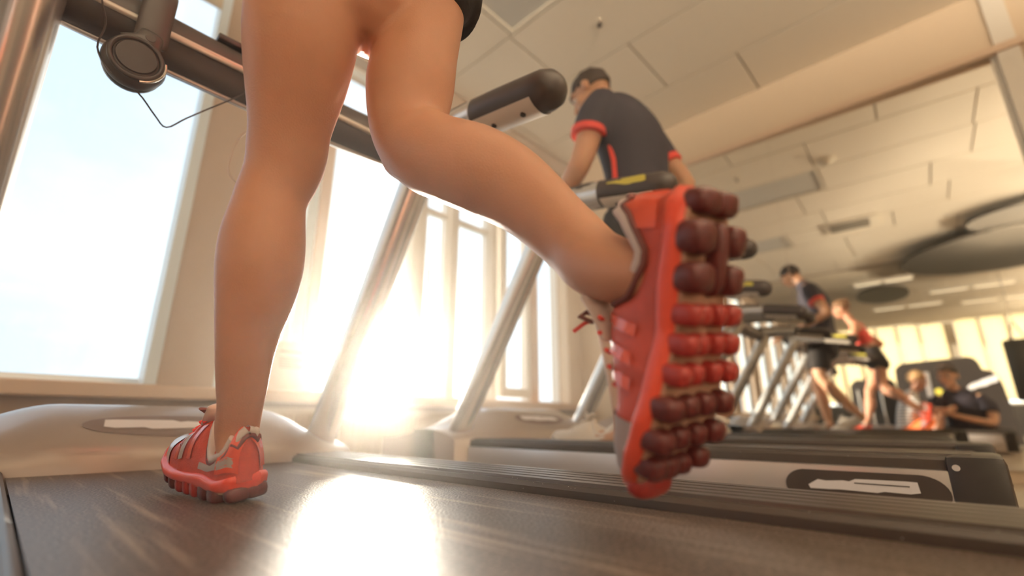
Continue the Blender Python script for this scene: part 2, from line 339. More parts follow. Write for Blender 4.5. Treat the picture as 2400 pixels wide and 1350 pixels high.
# front wall (y = YF) with the tall windows
wf = sempty('wall_front', (0, YF, ZF))
SILL, HEADZ = 0.25, 2.46
W = [(-7.9, -6.9), (-6.7, -5.7), (-5.2, -4.2), (-4.0, -3.0), (-2.5, -1.5), (-1.1, .45), (.67, 1.02), (1.15, 1.76), (1.88, 2.10), (2.18, 2.53), (2.60, 3.02), (3.11, 3.44)]
solid = [(XL, -7.9), (-6.9, -6.7), (-5.7, -5.2), (-4.2, -4.0), (-3.0, -2.5), (-1.5, -1.1), (.45, .67), (3.44, XR)]
b = MB().box((XL, YF, ZF), (XR, YF + .25, SILL - .05)); b.box((XL, YF, HEADZ), (XR, YF + .25, ZC + .02))
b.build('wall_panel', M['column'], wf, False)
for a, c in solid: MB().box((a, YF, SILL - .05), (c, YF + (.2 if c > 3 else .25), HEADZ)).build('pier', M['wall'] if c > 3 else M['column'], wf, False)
struct(MB().box((XL, YF - .12, SILL - .055), (XR, YF + .02, SILL), 0.006).build('trim_1', M['trim'], None, False, origin=(0, YF, SILL)))
def mull(x0, x1, y0=YF + .02, y1=YF + .14): return ((x0, y0, SILL), (x1, y1, HEADZ))
for i, (a, c) in enumerate(W):
    t = sempty('window_%d' % (i + 1), ((a + c) / 2, YF + .1, SILL)); fr = 0.035 if i < 7 else 0.02
    f = MB(); f.box((a, YF + .10, SILL), (c, YF + .17, SILL + fr)); f.box((a, YF + .10, HEADZ - fr), (c, YF + .17, HEADZ))
    f.box((a, YF + .10, SILL), (a + fr, YF + .17, HEADZ)); f.box((c - fr, YF + .10, SILL), (c, YF + .17, HEADZ))
    f.build('window_frame', M['frame_blue'] if i < 7 else M['frame'], t, False)
    MB().box((a + .01, YF + .13, SILL + .01), (c - .01, YF + .137, HEADZ - .01)).build('pane', M['glass'], t, False)
    if i == 8 or i == 9: MB().box((a, YF + .11, 1.60), (c, YF + .16, 1.64)).build('transom', M['frame'], t, False)
    if i == 10:
        s_ = MB()
        for q in ((a + .04, .29, c - .04, .36), (a + .04, 2.36, c - .04, 2.42), (a + .04, .36, a + .09, 2.36), (c - .09, .36, c - .04, 2.36)): s_.box((q[0], YF + .05, q[1]), (q[2], YF + .12, q[3]))
        s_.build('sash', M['frame'], t, False)
    if i == 8: MB().tube([(a + .03, YF + .07, .85), (a + .03, YF + .07, 1.15)], .012).build('window_handle', M['chrome'], t)
# mullions between neighbouring lights
for k, (x0, x1, m_) in enumerate(((1.02, 1.085, 'frame_blue'), (1.085, 1.15, 'trim'), (1.76, 1.88, 'frame'), (2.10, 2.18, 'frame'), (2.53, 2.60, 'frame'), (3.02, 3.11, 'trim'))):
    MB().box((x0, YF + .07, SILL), (x1, YF + .18, HEADZ), .006).build('mullion', M[m_], wf, False)
# pale reveal edges of the big window and the pier
struct(MB().box((.405, YF - .015, SILL), (.452, YF + .12, HEADZ), .004).build('trim_2', M['frame_blue'], None, False, origin=(.43, YF, SILL)))
struct(MB().box((.67, YF - .005, SILL), (.70, YF + .12, HEADZ), .004).build('trim_3', M['frame_blue'], None, False, origin=(.68, YF, SILL)))

# right wall with the mirror, left and rear walls
wr = sempty('wall_right', (XR, 0, ZF))
MB().box((XR + .02, YB, ZF), (XR + .3, YF + .25, ZC + .02)).build('wall_panel', M['wall'], wr, False)
MB().box((XR - .01, YB, 2.21), (XR + .03, YF, ZC + .012)).build('bulkhead', M['wall'], wr, False)
MB().box((XR - .005, 1.62, ZF), (XR + .03, YF, 2.21)).build('pier', M['wall'], wr, False)
MB().box((XR - .03, -.60, ZF), (XR + .03, -.505, ZC + .012), .004).build('pilaster', M['frame'], wr, False)
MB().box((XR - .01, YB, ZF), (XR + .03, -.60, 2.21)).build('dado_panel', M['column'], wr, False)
struct(MB().box((XR - .05, -.62, 2.19), (XR, 1.66, 2.235), .005).build('trim_4', M['trim'], None, False, origin=(XR, .5, 2.2)))
mir = thing('wall_mirror', 'large wall mirror reflecting the row of treadmills and the gym', 'mirror', (XR - .02, .5, ZF)); mir.rotation_euler = (0, 0, math.radians(1.5))
for a, c in ((-.48, .742), (.748, 1.62)):
    MB().box((XR - .012, a, ZF + .06), (XR - .004, c, 2.19)).build('mirror_panel', M['mirror'], mir, False)
MB().box((XR - .02, -.505, ZF + .04), (XR - .002, -.48, 2.20)).build('edge_strip', M['frame'], mir, False)
MB().box((XR - .013, .742, ZF + .06), (XR - .003, .748, 2.19)).build('joint_strip', M['chrome'], mir, False)
wl = sempty('wall_left', (XL, 0, ZF)); b = MB()
b.box((XL - .3, YB, ZF), (XL, YF + .25, .50)); b.box((XL - .3, YB, 2.60), (XL, YF + .25, ZC + .02)); b.build('wall_panel', M['gym'], wl, False)
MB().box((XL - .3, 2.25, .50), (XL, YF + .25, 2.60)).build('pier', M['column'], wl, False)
ym = [2.25, 1.98] + [v - .60 for v in (2.30, 1.86, 1.43, .99, .54, .03, -.12, -.60, -1.08, -1.56, -2.04, -2.5, -3.0, -3.5, -4.0)] + [YB]
for k in range(len(ym) - 1):
    a, c = ym[k + 1], ym[k]
    if k == 7: MB().box((XL - .2, a, .50), (XL + .10, c, 2.60)).build('pier', M['slat'], wl, False); continue
    t = sempty('window_%d' % (20 + k), (XL, (a + c) / 2, .5))
    f = MB(); f.box((XL - .1, a, .5), (XL - .02, a + .035, 2.6)); f.box((XL - .1, c - .02, .5), (XL - .02, c, 2.6)); f.box((XL - .1, a, .5), (XL - .02, c, .54)); f.build('window_frame', M['slat'], t, False)
    MB().box((XL - .06, a + .03, .53), (XL - .054, c - .02, 2.6)).build('pane', M['glass'], t, False)
    MB().box((XL - .03, a + .03, .60), (XL - .028, c - .025, 2.58)).build('blind', M['blind'], t, False)
wb = sempty('wall_rear', (0, YB, ZF))
MB().box((XL, YB - .25, ZF), (XR, YB, ZC + .02)).build('wall_panel', M['wall'], wb, False)

# ------------------------------------------------------------------ treadmills (local frame: x across, y forward, z = 0 at the belt top)
def hood_z(u, y):
    a = min(1, max(0, (0.47 - abs(u)) / 0.27)); a = a * a * (3 - 2 * a)
    g = min(1, max(0, (y - 1.33) / 0.14)); g = g ** 0.55
    h = min(1, max(0, (2.02 - y) / 0.38)); h = h * h * (3 - 2 * h)
    return 0.012 + (0.030 + 0.088 * a) * g * h + 0.01 * g * h
def scribble(z0, z1, seed, n=10):
    """a torn strip outline like the worn print: list of (t, v) with t 0..1 and v 0..1"""
    k = [(0, .25), (.01, .97), (.10, 1.0), (.54, .93), (.60, .72), (.66, .80), (.82, .70), (.90, .72), (1, .30), (.985, .02), (.80, .0), (.70, .07), (.36, .0), (.30, .14), (.08, .10)]
    r = random.Random(seed); return [(t, min(1, max(0, v + (r.random() - .5) * .06))) for t, v in k]
def make_treadmill(cx, cy, label, YE=-.06):
    t = thing('treadmill', label, 'treadmill', (cx, .6 + cy, ZF), 'treadmills in a row')
    X = lambda u: cx + u
    Y = lambda v: cy + v
    # deck frame and feet
    MB().box((X(-.40), Y(YE + .03), -.165), (X(.40), Y(1.45), -.03), .01).build('frame', M['black'], t)
    for sx in (-.33, .33):
        for yy in (.05, 1.40): MB().tube([(X(sx), Y(yy), ZF), (X(sx), Y(yy), -.15)], .03).build('foot', M['black'], t)
    # belt: a loop round the rear and front rollers
    b = MB(); ya, yb, r = YE + .05, 1.40, .028; prof = [(ya + (yb - ya) * k / 20, 0.0) for k in range(21)]
    prof += [(yb + r * math.sin(a), -r + r * math.cos(a)) for a in (PI / 4, PI / 2, 3 * PI / 4, PI)]
    prof += [(ya, -2 * r)] + [(ya - r * math.sin(a), -r - r * math.cos(a)) for a in (PI / 4, PI / 2, 3 * PI / 4)]
    n = len(prof); vs = [(X(-.262), Y(p), q) for p, q in prof] + [(X(.262), Y(p), q) for p, q in prof]
    b.add(vs, [(i, (i + 1) % n, n + (i + 1) % n, n + i) for i in range(n)]); b.build('running_belt', M['belt'], t)
    MB().box((X(-.252), Y(ya), -.05), (X(.252), Y(yb), -.004)).build('deck_board', M['black'], t)
    # ribbed foot rails
    for s in (-1, 1):
        p = [(.268, -.03), (.268, .009), (.274, .015)]; u = .274
        for k in range(5):
            u0 = .279 + k * .028; p += [(u0, .015), (u0 + .002, .0195), (u0 + .020, .0195), (u0 + .022, .015)]
        p += [(.424, .015), (.429, .008), (.429, -.03)]
        poly = [(X(s * a), z) for a, z in p]
        MB().prism(poly, 'y', Y(YE + .045), Y(1.50)).build('side_rail', M['rail'], t, ang=20)
        # sill under the rail
        MB().box((X(s * .395) if s > 0 else X(-.428), Y(YE + .045), -.035), (X(.428) if s > 0 else X(-.395), Y(1.60), -.008)).build('rail_trim', M['black'], t, False)
        # silver side panel
        x0, x1 = sorted((X(s * .405), X(s * .437)))
        MB().box((x0, Y(YE + .08), -.168), (x1, Y(1.70), -.010), .006).build('side_panel', M['silver'], t)
        xo = X(s * .437)
        # dark rounded badge with worn white print
        cyb, czb, hw, hh = .165, -.055, .130, .034
        st = [(Y(cyb + (hw - hh) * (1 if math.cos(a) > 0 else -1) + hh * 1.3 * math.cos(a)), czb + hh * math.sin(a)) for a in [2 * PI * k / 32 + .01 for k in range(32)]]
        bd = MB().prism(st, 'x', *sorted((xo - s * .001, xo + s * .003))).build('badge', M['badge'], t, False)
        sc = [(Y(.07 + .19 * a), -.060 + .026 * v) for a, v in scribble(0, 1, 3 if s < 0 else 5)]
        MB().prism(sc, 'x', *sorted((xo + s * .003, xo + s * .0045))).build('print', M['white'], bd, False)
        MB().box((min(xo, xo + s * .0055), Y(.085), -.0445), (max(xo, xo + s * .0055), Y(.175), -.0425)).build('print_line', M['badge'], bd, False)
    # rear end caps
    for s in (-1, 1):
        x0, x1 = sorted((X(s * .255), X(s * .444)))
        ec = MB().box((x0, Y(YE), -.17), (x1, Y(YE + .085), .018), .014).build('end_cap', M['black'], t)
        MB().tube([(X(s * .444), Y(YE + .07), -.004), (X(s * .447), Y(YE + .07), -.004)], .006).build('bolt', M['chrome'], ec)
    MB().tube([(X(-.256), Y(YE + .03), -.045), (X(.256), Y(YE + .03), -.045)], .035, 16).build('rear_roller_cover', M['black'], t)
    # motor hood
    nu, nv = 48, 30; vs = []; fs = []
    for j in range(nv + 1):
        y = 1.33 + .69 * (j / nv) ** 1.25
        for i in range(nu + 1):
            u = -.48 + .96 * i / nu; yy = y - .10 * (u / .48) ** 2 * (1 if j > nv / 2 else 0) + (.09 * (u / .48) ** 4 if j < nv / 2 else 0)
            vs.append((X(u), Y(yy), hood_z(u, y)))
    for j in range(nv):
        for i in range(nu): k = j * (nu + 1) + i; fs.append((k, k + 1, k + nu + 2, k + nu + 1))
    base = len(vs); vs += [(v[0], v[1], -.15) for v in vs]
    m = nu + 1; ring = [i for i in range(m)] + [j * m + nu for j in range(1, nv + 1)] + [nv * m + i for i in range(nu - 1, -1, -1)] + [j * m for j in range(nv - 1, 0, -1)]
    for a, c in zip(ring, ring[1:] + ring[:1]): fs.append((a, base + a, base + c, c))
    hd = MB().add(vs, fs).build('motor_hood', M['hood'], t)
    def on_hood(poly, lift, name, ma, parent):
        # grid strip following the hood: poly (u, y) outline fanned from its middle
        cu = sum(p[0] for p in poly) / len(poly); cyy = sum(p[1] for p in poly) / len(poly); vs2 = [(X(cu), Y(cyy), hood_z(cu, cyy) + lift)]; fs2 = []; K = 6; n2 = len(poly)
        for q in range(1, K + 1):
            for u, y in poly: uu, y2 = cu + (u - cu) * q / K, cyy + (y - cyy) * q / K; vs2.append((X(uu), Y(y2 + .09 * (uu / .48) ** 4), hood_z(uu, y2) + lift))
        for i in range(n2): fs2.append((0, 1 + i, 1 + (i + 1) % n2))
        for q in range(K - 1):
            for i in range(n2): fs2.append((1 + q * n2 + i, 1 + (q + 1) * n2 + i, 1 + (q + 1) * n2 + (i + 1) % n2, 1 + q * n2 + (i + 1) % n2))
        return MB().add(vs2, fs2).build(name, ma, parent)
    ell = [(.17 * math.cos(a) * (1 if abs(math.cos(a)) < .9 else .98), 1.392 + .030 * math.sin(a)) for a in [2 * PI * k / 40 for k in range(40)]]
    bg_ = on_hood(ell, .0015, 'badge', M['badge_mid'], hd)
    on_hood([(-.13 + .24 * a, 1.378 + .028 * v) for a, v in scribble(0, 1, 11)], .0030, 'print', M['white'], bg_)
    # uprights
    for s in (-1, 1):
        MB().tube([(X(s * .405), Y(1.56), -.08), (X(s * .405), Y(1.50), .01), (X(s * .40), Y(.99), .84)], .044, 28).build('upright', M['tube'], t)
        MB().box((X(s * .405) - .035, Y(1.47), -.16), (X(s * .405) + .035, Y(1.66), -.02), .01).build('upright_foot', M['silver'], t)
    # crossbar with chrome inlay and lower trim
    r = .048; cb = [(X(-.41), Y(1.05), .85), (X(-.2), Y(1.06), .845), (X(0), Y(1.065), .843), (X(.2), Y(1.06), .845), (X(.41), Y(1.05), .85)]
    cbar = MB().tube(cb, [(.046, .060)] * 5, 28, side=(0, 1, 0)).build('crossbar', M['bar'], t)
    MB().tube([(X(-.34), Y(1.0115), .838), (X(.30), Y(1.014), .836)], .0070, 10).build('chrome_strip', M['strip'], cbar)
    MB().tube([(X(-.38), Y(1.052), .789), (X(0), Y(1.062), .783), (X(.38), Y(1.052), .789)], .0052, 8).build('lower_trim', M['silver'], cbar)
    MB().box((X(-.13), Y(1.03), .900), (X(-.05), Y(1.07), .914), .003).build('stop_button', M['black'], cbar)
    # side handles: black arm with rounded end, silver shell below, print on the outer side
    for s in (-1, 1):
        pts = [(X(s * .40), Y(1.04), .868), (X(s * .40), Y(.86), .862), (X(s * .395), Y(.72), .838), (X(s * .39), Y(.545), .800)]
        a = MB().loft([(*p, .047, .045) for p in pts], 28, 5, side=(1, 0, 0)).build('side_handle', M['bar'], t)
        MB().tube([(X(s * .40), Y(1.05), .862), (X(s * .40), Y(.86), .856), (X(s * .397), Y(.76), .843)], [.049, .049, .049], 28).build('sleeve', M['tube'], a)
        sh = MB(); qs = []
        for k in range(9):
            q = k / 8; p = Vector((X(s * .397), Y(.755), .842)).lerp(Vector((X(s * .391), Y(.565), .806)), q)
            qs.append(p)
        vs = []; fs = []; nn = 16
        for p in qs:
            for j in range(nn + 1):
                an = PI * 1.22 + PI * .62 * j / nn; vs.append((p.x + .050 * math.cos(an), p.y, p.z + .050 * math.sin(an)))
        for i in range(8):
            for j in range(nn): fs.append((i * (nn + 1) + j, i * (nn + 1) + j + 1, (i + 1) * (nn + 1) + j + 1, (i + 1) * (nn + 1) + j))
        shell = sh.add(vs, fs).build('handle_shell', M['shell'], a)
        for q in (.28, .78):
            p = qs[0].lerp(qs[-1], q); MB().tube([(p.x - .012, p.y, p.z - .0475), (p.x - .0125, p.y, p.z - .0515)], .0065, 14).build('screw_hole', M['black'], shell)
        pr = [(Y(.58 + .15 * a_), .808 + (.15 * a_) * .21 + .026 * v) for a_, v in scribble(0, 1, 21)]
        xo = X(s * .393) + s * .044
        MB().prism(pr, 'x', *sorted((xo - s * .004, xo + s * .003))).build('print', M['yellow'], a, False)
    return t
T1 = make_treadmill(.30, 0, 'nearest treadmill, under the running woman with red shoes', -.42)
T2 = make_treadmill(1.70, .03, 'middle treadmill, the one the man in the navy shirt walks on')
T2.location.z += .022
T3 = make_treadmill(3.12, .15, 'empty treadmill standing directly beside the mirror wall')

# ------------------------------------------------------------------ running shoe (local: x right, y toe, z up; left = mirrored)
def outline(v):
    """sole half widths (medial -x, lateral +x for a right shoe) at v = 0 heel .. 1 toe"""
    K = [(0, -.012, .014), (.04, -.026, .028), (.12, -.033, .035), (.3, -.031, .037), (.45, -.030, .040), (.6, -.040, .046), (.72, -.046, .048), (.84, -.042, .043), (.93, -.030, .031), (.98, -.016, .016), (1, -.006, .006)]
    for a, b in zip(K[:-1], K[1:]):
        if v <= b[0]:
            t = (v - a[0]) / (b[0] - a[0]); return (a[1] + (b[1] - a[1]) * t, a[2] + (b[2] - a[2]) * t)
    return K[-1][1:]
def make_shoe(parent, place, left, label=None):
    sx = -1 if left else 1; LEN = .275
    mm = place @ Matrix.Diagonal((sx, 1, 1, 1))
    B = lambda mb, name, ma, par, **k: mb.xform(mm).build(name, ma, par, **k)
    def spring(v): return .004 * max(0, (.25 - v) / .25) ** 2 + .030 * max(0, (v - .62) / .38) ** 2
    # upper
    def top(v):  # centre-line height
        K = [(0, .074), (.04, .092), (.12, .080), (.24, .064), (.34, .066), (.42, .094), (.50, .092), (.6, .078), (.72, .064), (.84, .056), (.93, .048), (1, .036)]
        for a, b in zip(K[:-1], K[1:]):
            if v <= b[0]: t = (v - a[0]) / (b[0] - a[0]); t = t * t * (3 - 2 * t); return a[1] + (b[1] - a[1]) * t
        return K[-1][1]
    vs = []; fs = []; nv, nu = 44, 24
    for j in range(nv + 1):
        v = j / nv; a, b = outline(max(.012, min(.985, v))); zt = top(v); sp = spring(v); zb = .020 + sp
        for i in range(nu + 1):
            th = PI * i / nu; c, s_ = math.cos(th), math.sin(th)
            inset = .002 + (.006 if v > .6 else .003)
            xw = ((a + b) / 2) - c * ((b - a) / 2 - inset) * (1 if s_ < .6 else 1 - .35 * (s_ - .6))
            z = zb + (zt + sp * .6 - zb) * (s_ ** .62)
            # instep narrows upward
            if .05 < v < .55: xw = (a + b) / 2 + (xw - (a + b) / 2) * (1 - .28 * s_ ** 2)
            yl = LEN * v
            if v < .04: yl += .010 * (1 - s_) * 0 + .004 * s_
            vs.append((xw, yl, z))
    for j in range(nv):
        for i in range(nu): k = j * (nu + 1) + i; fs.append((k, k + 1, k + nu + 2, k + nu + 1))
    fs.append(tuple(range(nu + 1))); fs.append(tuple(nv * (nu + 1) + i for i in range(nu, -1, -1)))
    shoe = B(MB().add(vs, fs), 'running_shoe', M['shoe'], parent, ang=80)
    if label: shoe['label'] = label
    # surface sampler for overlays
    def sp_pt(v, th, lift=.0015):
        a, b = outline(max(.012, min(.985, v))); zt = top(v); sp = spring(v); zb = .020 + sp; c, s_ = math.cos(th), max(0, math.sin(th))
        inset = .002 + (.006 if v > .6 else .003)
        xw = ((a + b) / 2) - c * ((b - a) / 2 - inset + lift) * (1 if s_ < .6 else 1 - .35 * (s_ - .6)); z = zb + (zt + sp * .6 - zb) * (s_ ** .62) + lift * s_
        if .05 < v < .55: xw = (a + b) / 2 + (xw - (a + b) / 2) * (1 - .28 * s_ ** 2)
        return Vector((xw, LEN * v, z))
    def band(v0, v1, t0, t1, name, ma, slant=0.0, n=14, m=6, lift=.0018, taper=0.0):
        vs = []; fs = []
        for i in range(n + 1):
            for j in range(m + 1):
                q, r_ = i / n, j / m; th = t0 + (t1 - t0) * q; h = 1 - taper * q
                v = v0 + (v1 - v0) * (.5 + (r_ - .5) * h) + slant * q; vs.append(sp_pt(v, th, lift))
        for i in range(n):
            for j in range(m): k = i * (m + 1) + j; fs.append((k, k + 1, k + m + 2, k + m + 1))
        return B(MB().add(vs, fs), name, ma, shoe, ang=80)
    R_ = math.radians
    band(.0, .13, R_(5), R_(80), 'heel_counter', M['shoe_gloss'], slant=0, n=12)
    band(.0, .13, R_(175), R_(100), 'heel_counter', M['shoe_gloss'], slant=0, n=12)
    band(.02, .34, R_(171), R_(161), 'side_stripe', M['grey'], slant=.0, n=4, m=14)
    for dv in (0, .09, .17):
        band(.44 + dv, .48 + dv, R_(170), R_(112), 'film_strap', M['shoe_gloss'] if dv != .09 else M['grey'], slant=-.03, n=10, m=3)
        band(.44 + dv, .48 + dv, R_(10), R_(68), 'film_strap', M['shoe_gloss'], slant=-.03, n=10, m=3)
    # toe cap (silver film)
    band(.74, .985, R_(2), R_(178), 'toe_cap', M['grey'], n=22, m=8)
    # collar ring round the ankle opening and padded lining
    ring = []
    for k in range(28):
        a = 2 * PI * k / 28; v = .20 + .20 * -math.cos(a); x = .027 * math.sin(a) + .001
        vv = max(0.02, min(.44, v)); a_, b_ = outline(vv); hw = (b_ - a_) / 2 * .80; zb = .020 + spring(vv)
        z = zb + (top(vv) - zb) * max(.3, math.sqrt(max(0, 1 - (x / hw) ** 2))) ** .62 + .001; ring.append((x, LEN * v, z))
    ring.append(ring[0]); B(MB().tube(ring, .0030, 10, cap=False), 'collar', M['lining'], shoe)
    lin = [(0.001 + (x - .001) * .93, LEN * .20 + (y - LEN * .20) * .93, z + .0015) for x, y, z in ring[:-1]]
    c0 = (0, LEN * .2, .070); B(MB().add([c0] + lin, [(0, 1 + i, 1 + (i + 1) % 28) for i in range(28)]), 'lining', M['lining_p'], shoe)
    B(MB().tube([(.001 + (x - .001) * .84, LEN * .20 + (y - LEN * .20) * .86, z + .006) for x, y, z in ring], .0062, 10, cap=False), 'padded_collar', M['lining_p'], shoe)
    # tongue
    B(MB().loft([(0, LEN * .52, .088, .016, .004), (0, LEN * .44, .102, .019, .005), (0, LEN * .385, .116, .019, .005)], 16, 4, side=(1, 0, 0)), 'tongue', M['lining_p'], shoe)
    # laces: zigzag, bow loops and a loose end
    for k in range(5):
        v = .455 + .055 * k; z = top(v) + spring(v) * .6 + .003
        B(MB().tube([(-.017, LEN * (v - .01), z - .004), (-.006, LEN * (v + .005), z + .001), (.006, LEN * (v + .012), z + .001), (.017, LEN * (v + .02), z - .004)], .0024, 8), 'lace', M['redcloth'], shoe)
    zt = .102
    bow = [(0, LEN * .45, zt), (-.012, LEN * .44, zt + .012), (-.022, LEN * .455, zt + .010), (-.014, LEN * .47, zt + .002), (0, LEN * .455, zt + .001), (.014, LEN * .44, zt + .010), (.022, LEN * .45, zt + .012), (.012, LEN * .465, zt + .004), (0, LEN * .455, zt)]
    B(MB().tube(bow, .0026, 8), 'lace', M['lining'], shoe)
    B(MB().tube([(0, LEN * .455, zt), (-.012, LEN * .48, zt + .012), (-.016, LEN * .52, zt + .022)], .0022, 8), 'lace', M['redcloth'], shoe)
    # midsole
    vs = []; fs = []; n = 48
    lv = [(-.003, .010), (.000, .013), (.0015, .0175), (.0008, .0215), (-.002, .0245)]
    for j in range(2 * n):
        v = (j / n) if j <= n else (2 * n - j) / n; side = 0 if j <= n else 1; vv = max(0.0, min(1, v))
        x = outline(vv)[side]; rise = .004 * math.exp(-((v - .30) / .12) ** 2) + .006 * max(0, 1 - v / .12)
        for d, z in lv:
            xx = x + (-d if side == 0 else d); yy = LEN * v + (-(d + .001) if v < .02 else 0) + ((d + .001) if v > .98 else 0)
            vs.append((xx, yy, z + spring(v) + (rise if z > .0165 else 0)))
    q = len(lv); T = 2 * n
    for j in range(T):
        for i in range(q - 1): a = j * q + i; b_ = ((j + 1) % T) * q + i; fs.append((a, b_, b_ + 1, a + 1))
    for lvl, flip in ((0, 0), (q - 1, 1)):
        for j in range(1, n): 
            a, b_, c, d = j * q + lvl, (j + 1) * q + lvl, (T - j - 1) * q + lvl, (T - j) * q + lvl
            fs.append((a, b_, c, d))
        fs.append((0 + lvl, q + lvl, (T - 1) * q + lvl))
    B(MB().add(vs, fs), 'midsole', M['midsole'], shoe, ang=50)
    # tan sole plate between the pods
    vs = []; fs = []
    for j in range(25):
        v = .06 + .88 * j / 24; a, b = outline(v); vs += [(a * .86, LEN * v, .0075 + spring(v)), (b * .86, LEN * v, .0075 + spring(v)), (b * .9, LEN * v, .0125 + spring(v)), (a * .9, LEN * v, .0125 + spring(v))]
    for j in range(24):
        for e in ((0, 1), (1, 2), (2, 3), (3, 0)): fs.append((j * 4 + e[0], j * 4 + e[1], j * 4 + 4 + e[1], j * 4 + 4 + e[0]))
    fs += [(0, 1, 2, 3), (99, 98, 97, 96)]
    B(MB().add(vs, fs), 'sole_plate', M['plate'], shoe, ang=30)
    # outsole pods: (v, x fraction -1..1, half width, half length, red?)
    pods = [(.045, -.44, .0155, .0115, 0), (.045, .42, .0155, .0115, 0)]
    pods += [(.155, -.62, .0148, .0148, 0), (.275, -.62, .0148, .0138, 0), (.155, .74, .0112, .0145, 0), (.275, .74, .0112, .0138, 0), (.215, .13, .0078, .0320, 0)]
    for v in (.385, .475, .565): pods += [(v, -.78, .0088, .0098, 1), (v, -.30, .0080, .0098, 1), (v, .32, .0080, .0098, 1), (v, .80, .0092, .0098, 1)]
    for v in (.665, .765): pods += [(v, -.80, .0108, .0106, 0), (v, -.28, .0096, .0102, 0), (v, .24, .0096, .0102, 0), (v, .77, .0106, .0106, 0)]
    pods += [(.862, -.72, .0110, .0105, 0), (.872, -.22, .0100, .0105, 0), (.872, .24, .0095, .0100, 0), (.858, .72, .0105, .0100, 0)]
    for v, fx, hw, hl, rd in pods:
        a, b = outline(v); x = (a + b) / 2 + fx * (b - a) / 2 * .93; sp = spring(v)
        rot = Matrix.Rotation(.10 * fx * (1 if v > .6 else 0), 3, 'Z')
        hh = .0125 if abs(fx) > .6 else .0105
        B(MB().ball((x * 1.02, LEN * v, .0060 + sp), (hw, hl, hh), 16, .60, rot), 'outsole_pod', M['pod_red'] if rd else M['pod'], shoe)
    # toe bumper
    B(MB().ball((0, LEN * .965, .012 + spring(.96)), (.024, .013, .0105), 18, .7), 'toe_bumper', M['pod_red'], shoe)
    return shoe

# ------------------------------------------------------------------ people
def hand(mb, wrist, direction, palm_n, curl=0.5, size=1.0, left=False):
    """palm, four unequal bent fingers and a thumb, appended as lofts"""
    w_ = Vector(wrist); d = Vector(direction).normalized(); n = Vector(palm_n); n = (n - d * n.dot(d)).normalized(); s_ = d.cross(n) * (1 if left else -1)
    k = size
    mb.loft([(*(w_ - d * .01), .018 * k, .024 * k), (*(w_ + d * .035 * k), .016 * k, .036 * k), (*(w_ + d * .085 * k), .013 * k, .040 * k)], 14, 3, side=n)
    for i, (off, ln) in enumerate(((-.030, .066), (-.010, .076), (.011, .070), (.031, .054))):
        p = w_ + d * .075 * k + s_ * off * k; pts = [(*p, .0095 * k)]; dd = d.copy(); seg = ln * k / 3
        for j in range(3):
            ang = curl * (.55, .75, .6)[j]; dd = (dd * math.cos(ang) + n * math.sin(ang)).normalized(); p = p + dd * seg * (1.15, 1, .85)[j]; pts.append((*p, (.0090, .0084, .0072)[j] * k))
        mb.loft(pts, 10, 2)
    p = w_ + d * .022 * k - s_ * .028 * k; dd = (d * .6 - s_ * .75 + n * .25).normalized(); pts = [(*p, .012 * k)]
    for j in range(2): p = p + dd * .032 * k; pts.append((*p, (.0105, .0085)[j] * k)); dd = (dd + d * .35 + n * .35 * curl).normalized()
    mb.loft(pts, 10, 2)
def head(mb, c, fwd, up, s=1.0):
    """skull, jaw, nose, brow, ears as lofts and balls; returns the head frame"""
    f = Vector(fwd).normalized(); u = Vector(up); u = (u - f * u.dot(f)).normalized(); r = f.cross(u); R3 = Matrix((r, f, u)).transposed(); c = Vector(c)
    P = lambda x, y, z: c + R3 @ Vector((x * s, y * s, z * s))
    mb.ball(P(0, -.012, .025), (.074 * s, .094 * s, .088 * s), 20, 1, R3)
    mb.ball(P(0, .030, -.045), (.056 * s, .060 * s, .066 * s), 18, 1, R3)
    mb.ball(P(0, .062, -.092), (.026 * s, .022 * s, .018 * s), 12, 1, R3)
    mb.loft([(*P(0, .084, .018), .008 * s), (*P(0, .097, -.010), .010 * s), (*P(0, .106, -.026), .0135 * s)], 10, 3)
    mb.loft([(*P(-.045, .066, .030), .011 * s), (*P(0, .084, .034), .011 * s), (*P(.045, .066, .030), .011 * s)], 10, 3)
    for q in (-1, 1):
        mb.ball(P(q * .078, -.008, -.010), (.010 * s, .020 * s, .032 * s), 10, 1, R3); mb.ball(P(q * .040, .058, -.030), (.022 * s, .022 * s, .022 * s), 10, 1, R3)
    return P, R3
def face(P, R3, root, s=1.0):
    for q in (-1, 1):
        e = MB().ball(P(q * .032, .074, .004), (.0125 * s, .0125 * s, .0105 * s), 12, 1, R3).build('eye', M['eye'], root)
        MB().ball(P(q * .032, .083, .003), (.0055 * s, .0045 * s, .0055 * s), 10, 1, R3).build('iris', M['iris'], e)
        MB().loft([(*P(q * .016, .091, .026), .0035 * s), (*P(q * .034, .088, .031), .004 * s), (*P(q * .052, .074, .026), .003 * s)], 8, 3).build('eyebrow', M['hair'], root)
    MB().loft([(*P(-.024, .077, -.058), .004 * s), (*P(0, .090, -.055), .0065 * s), (*P(.024, .077, -.058), .004 * s)], 10, 3).build('mouth', M['lip'], root)
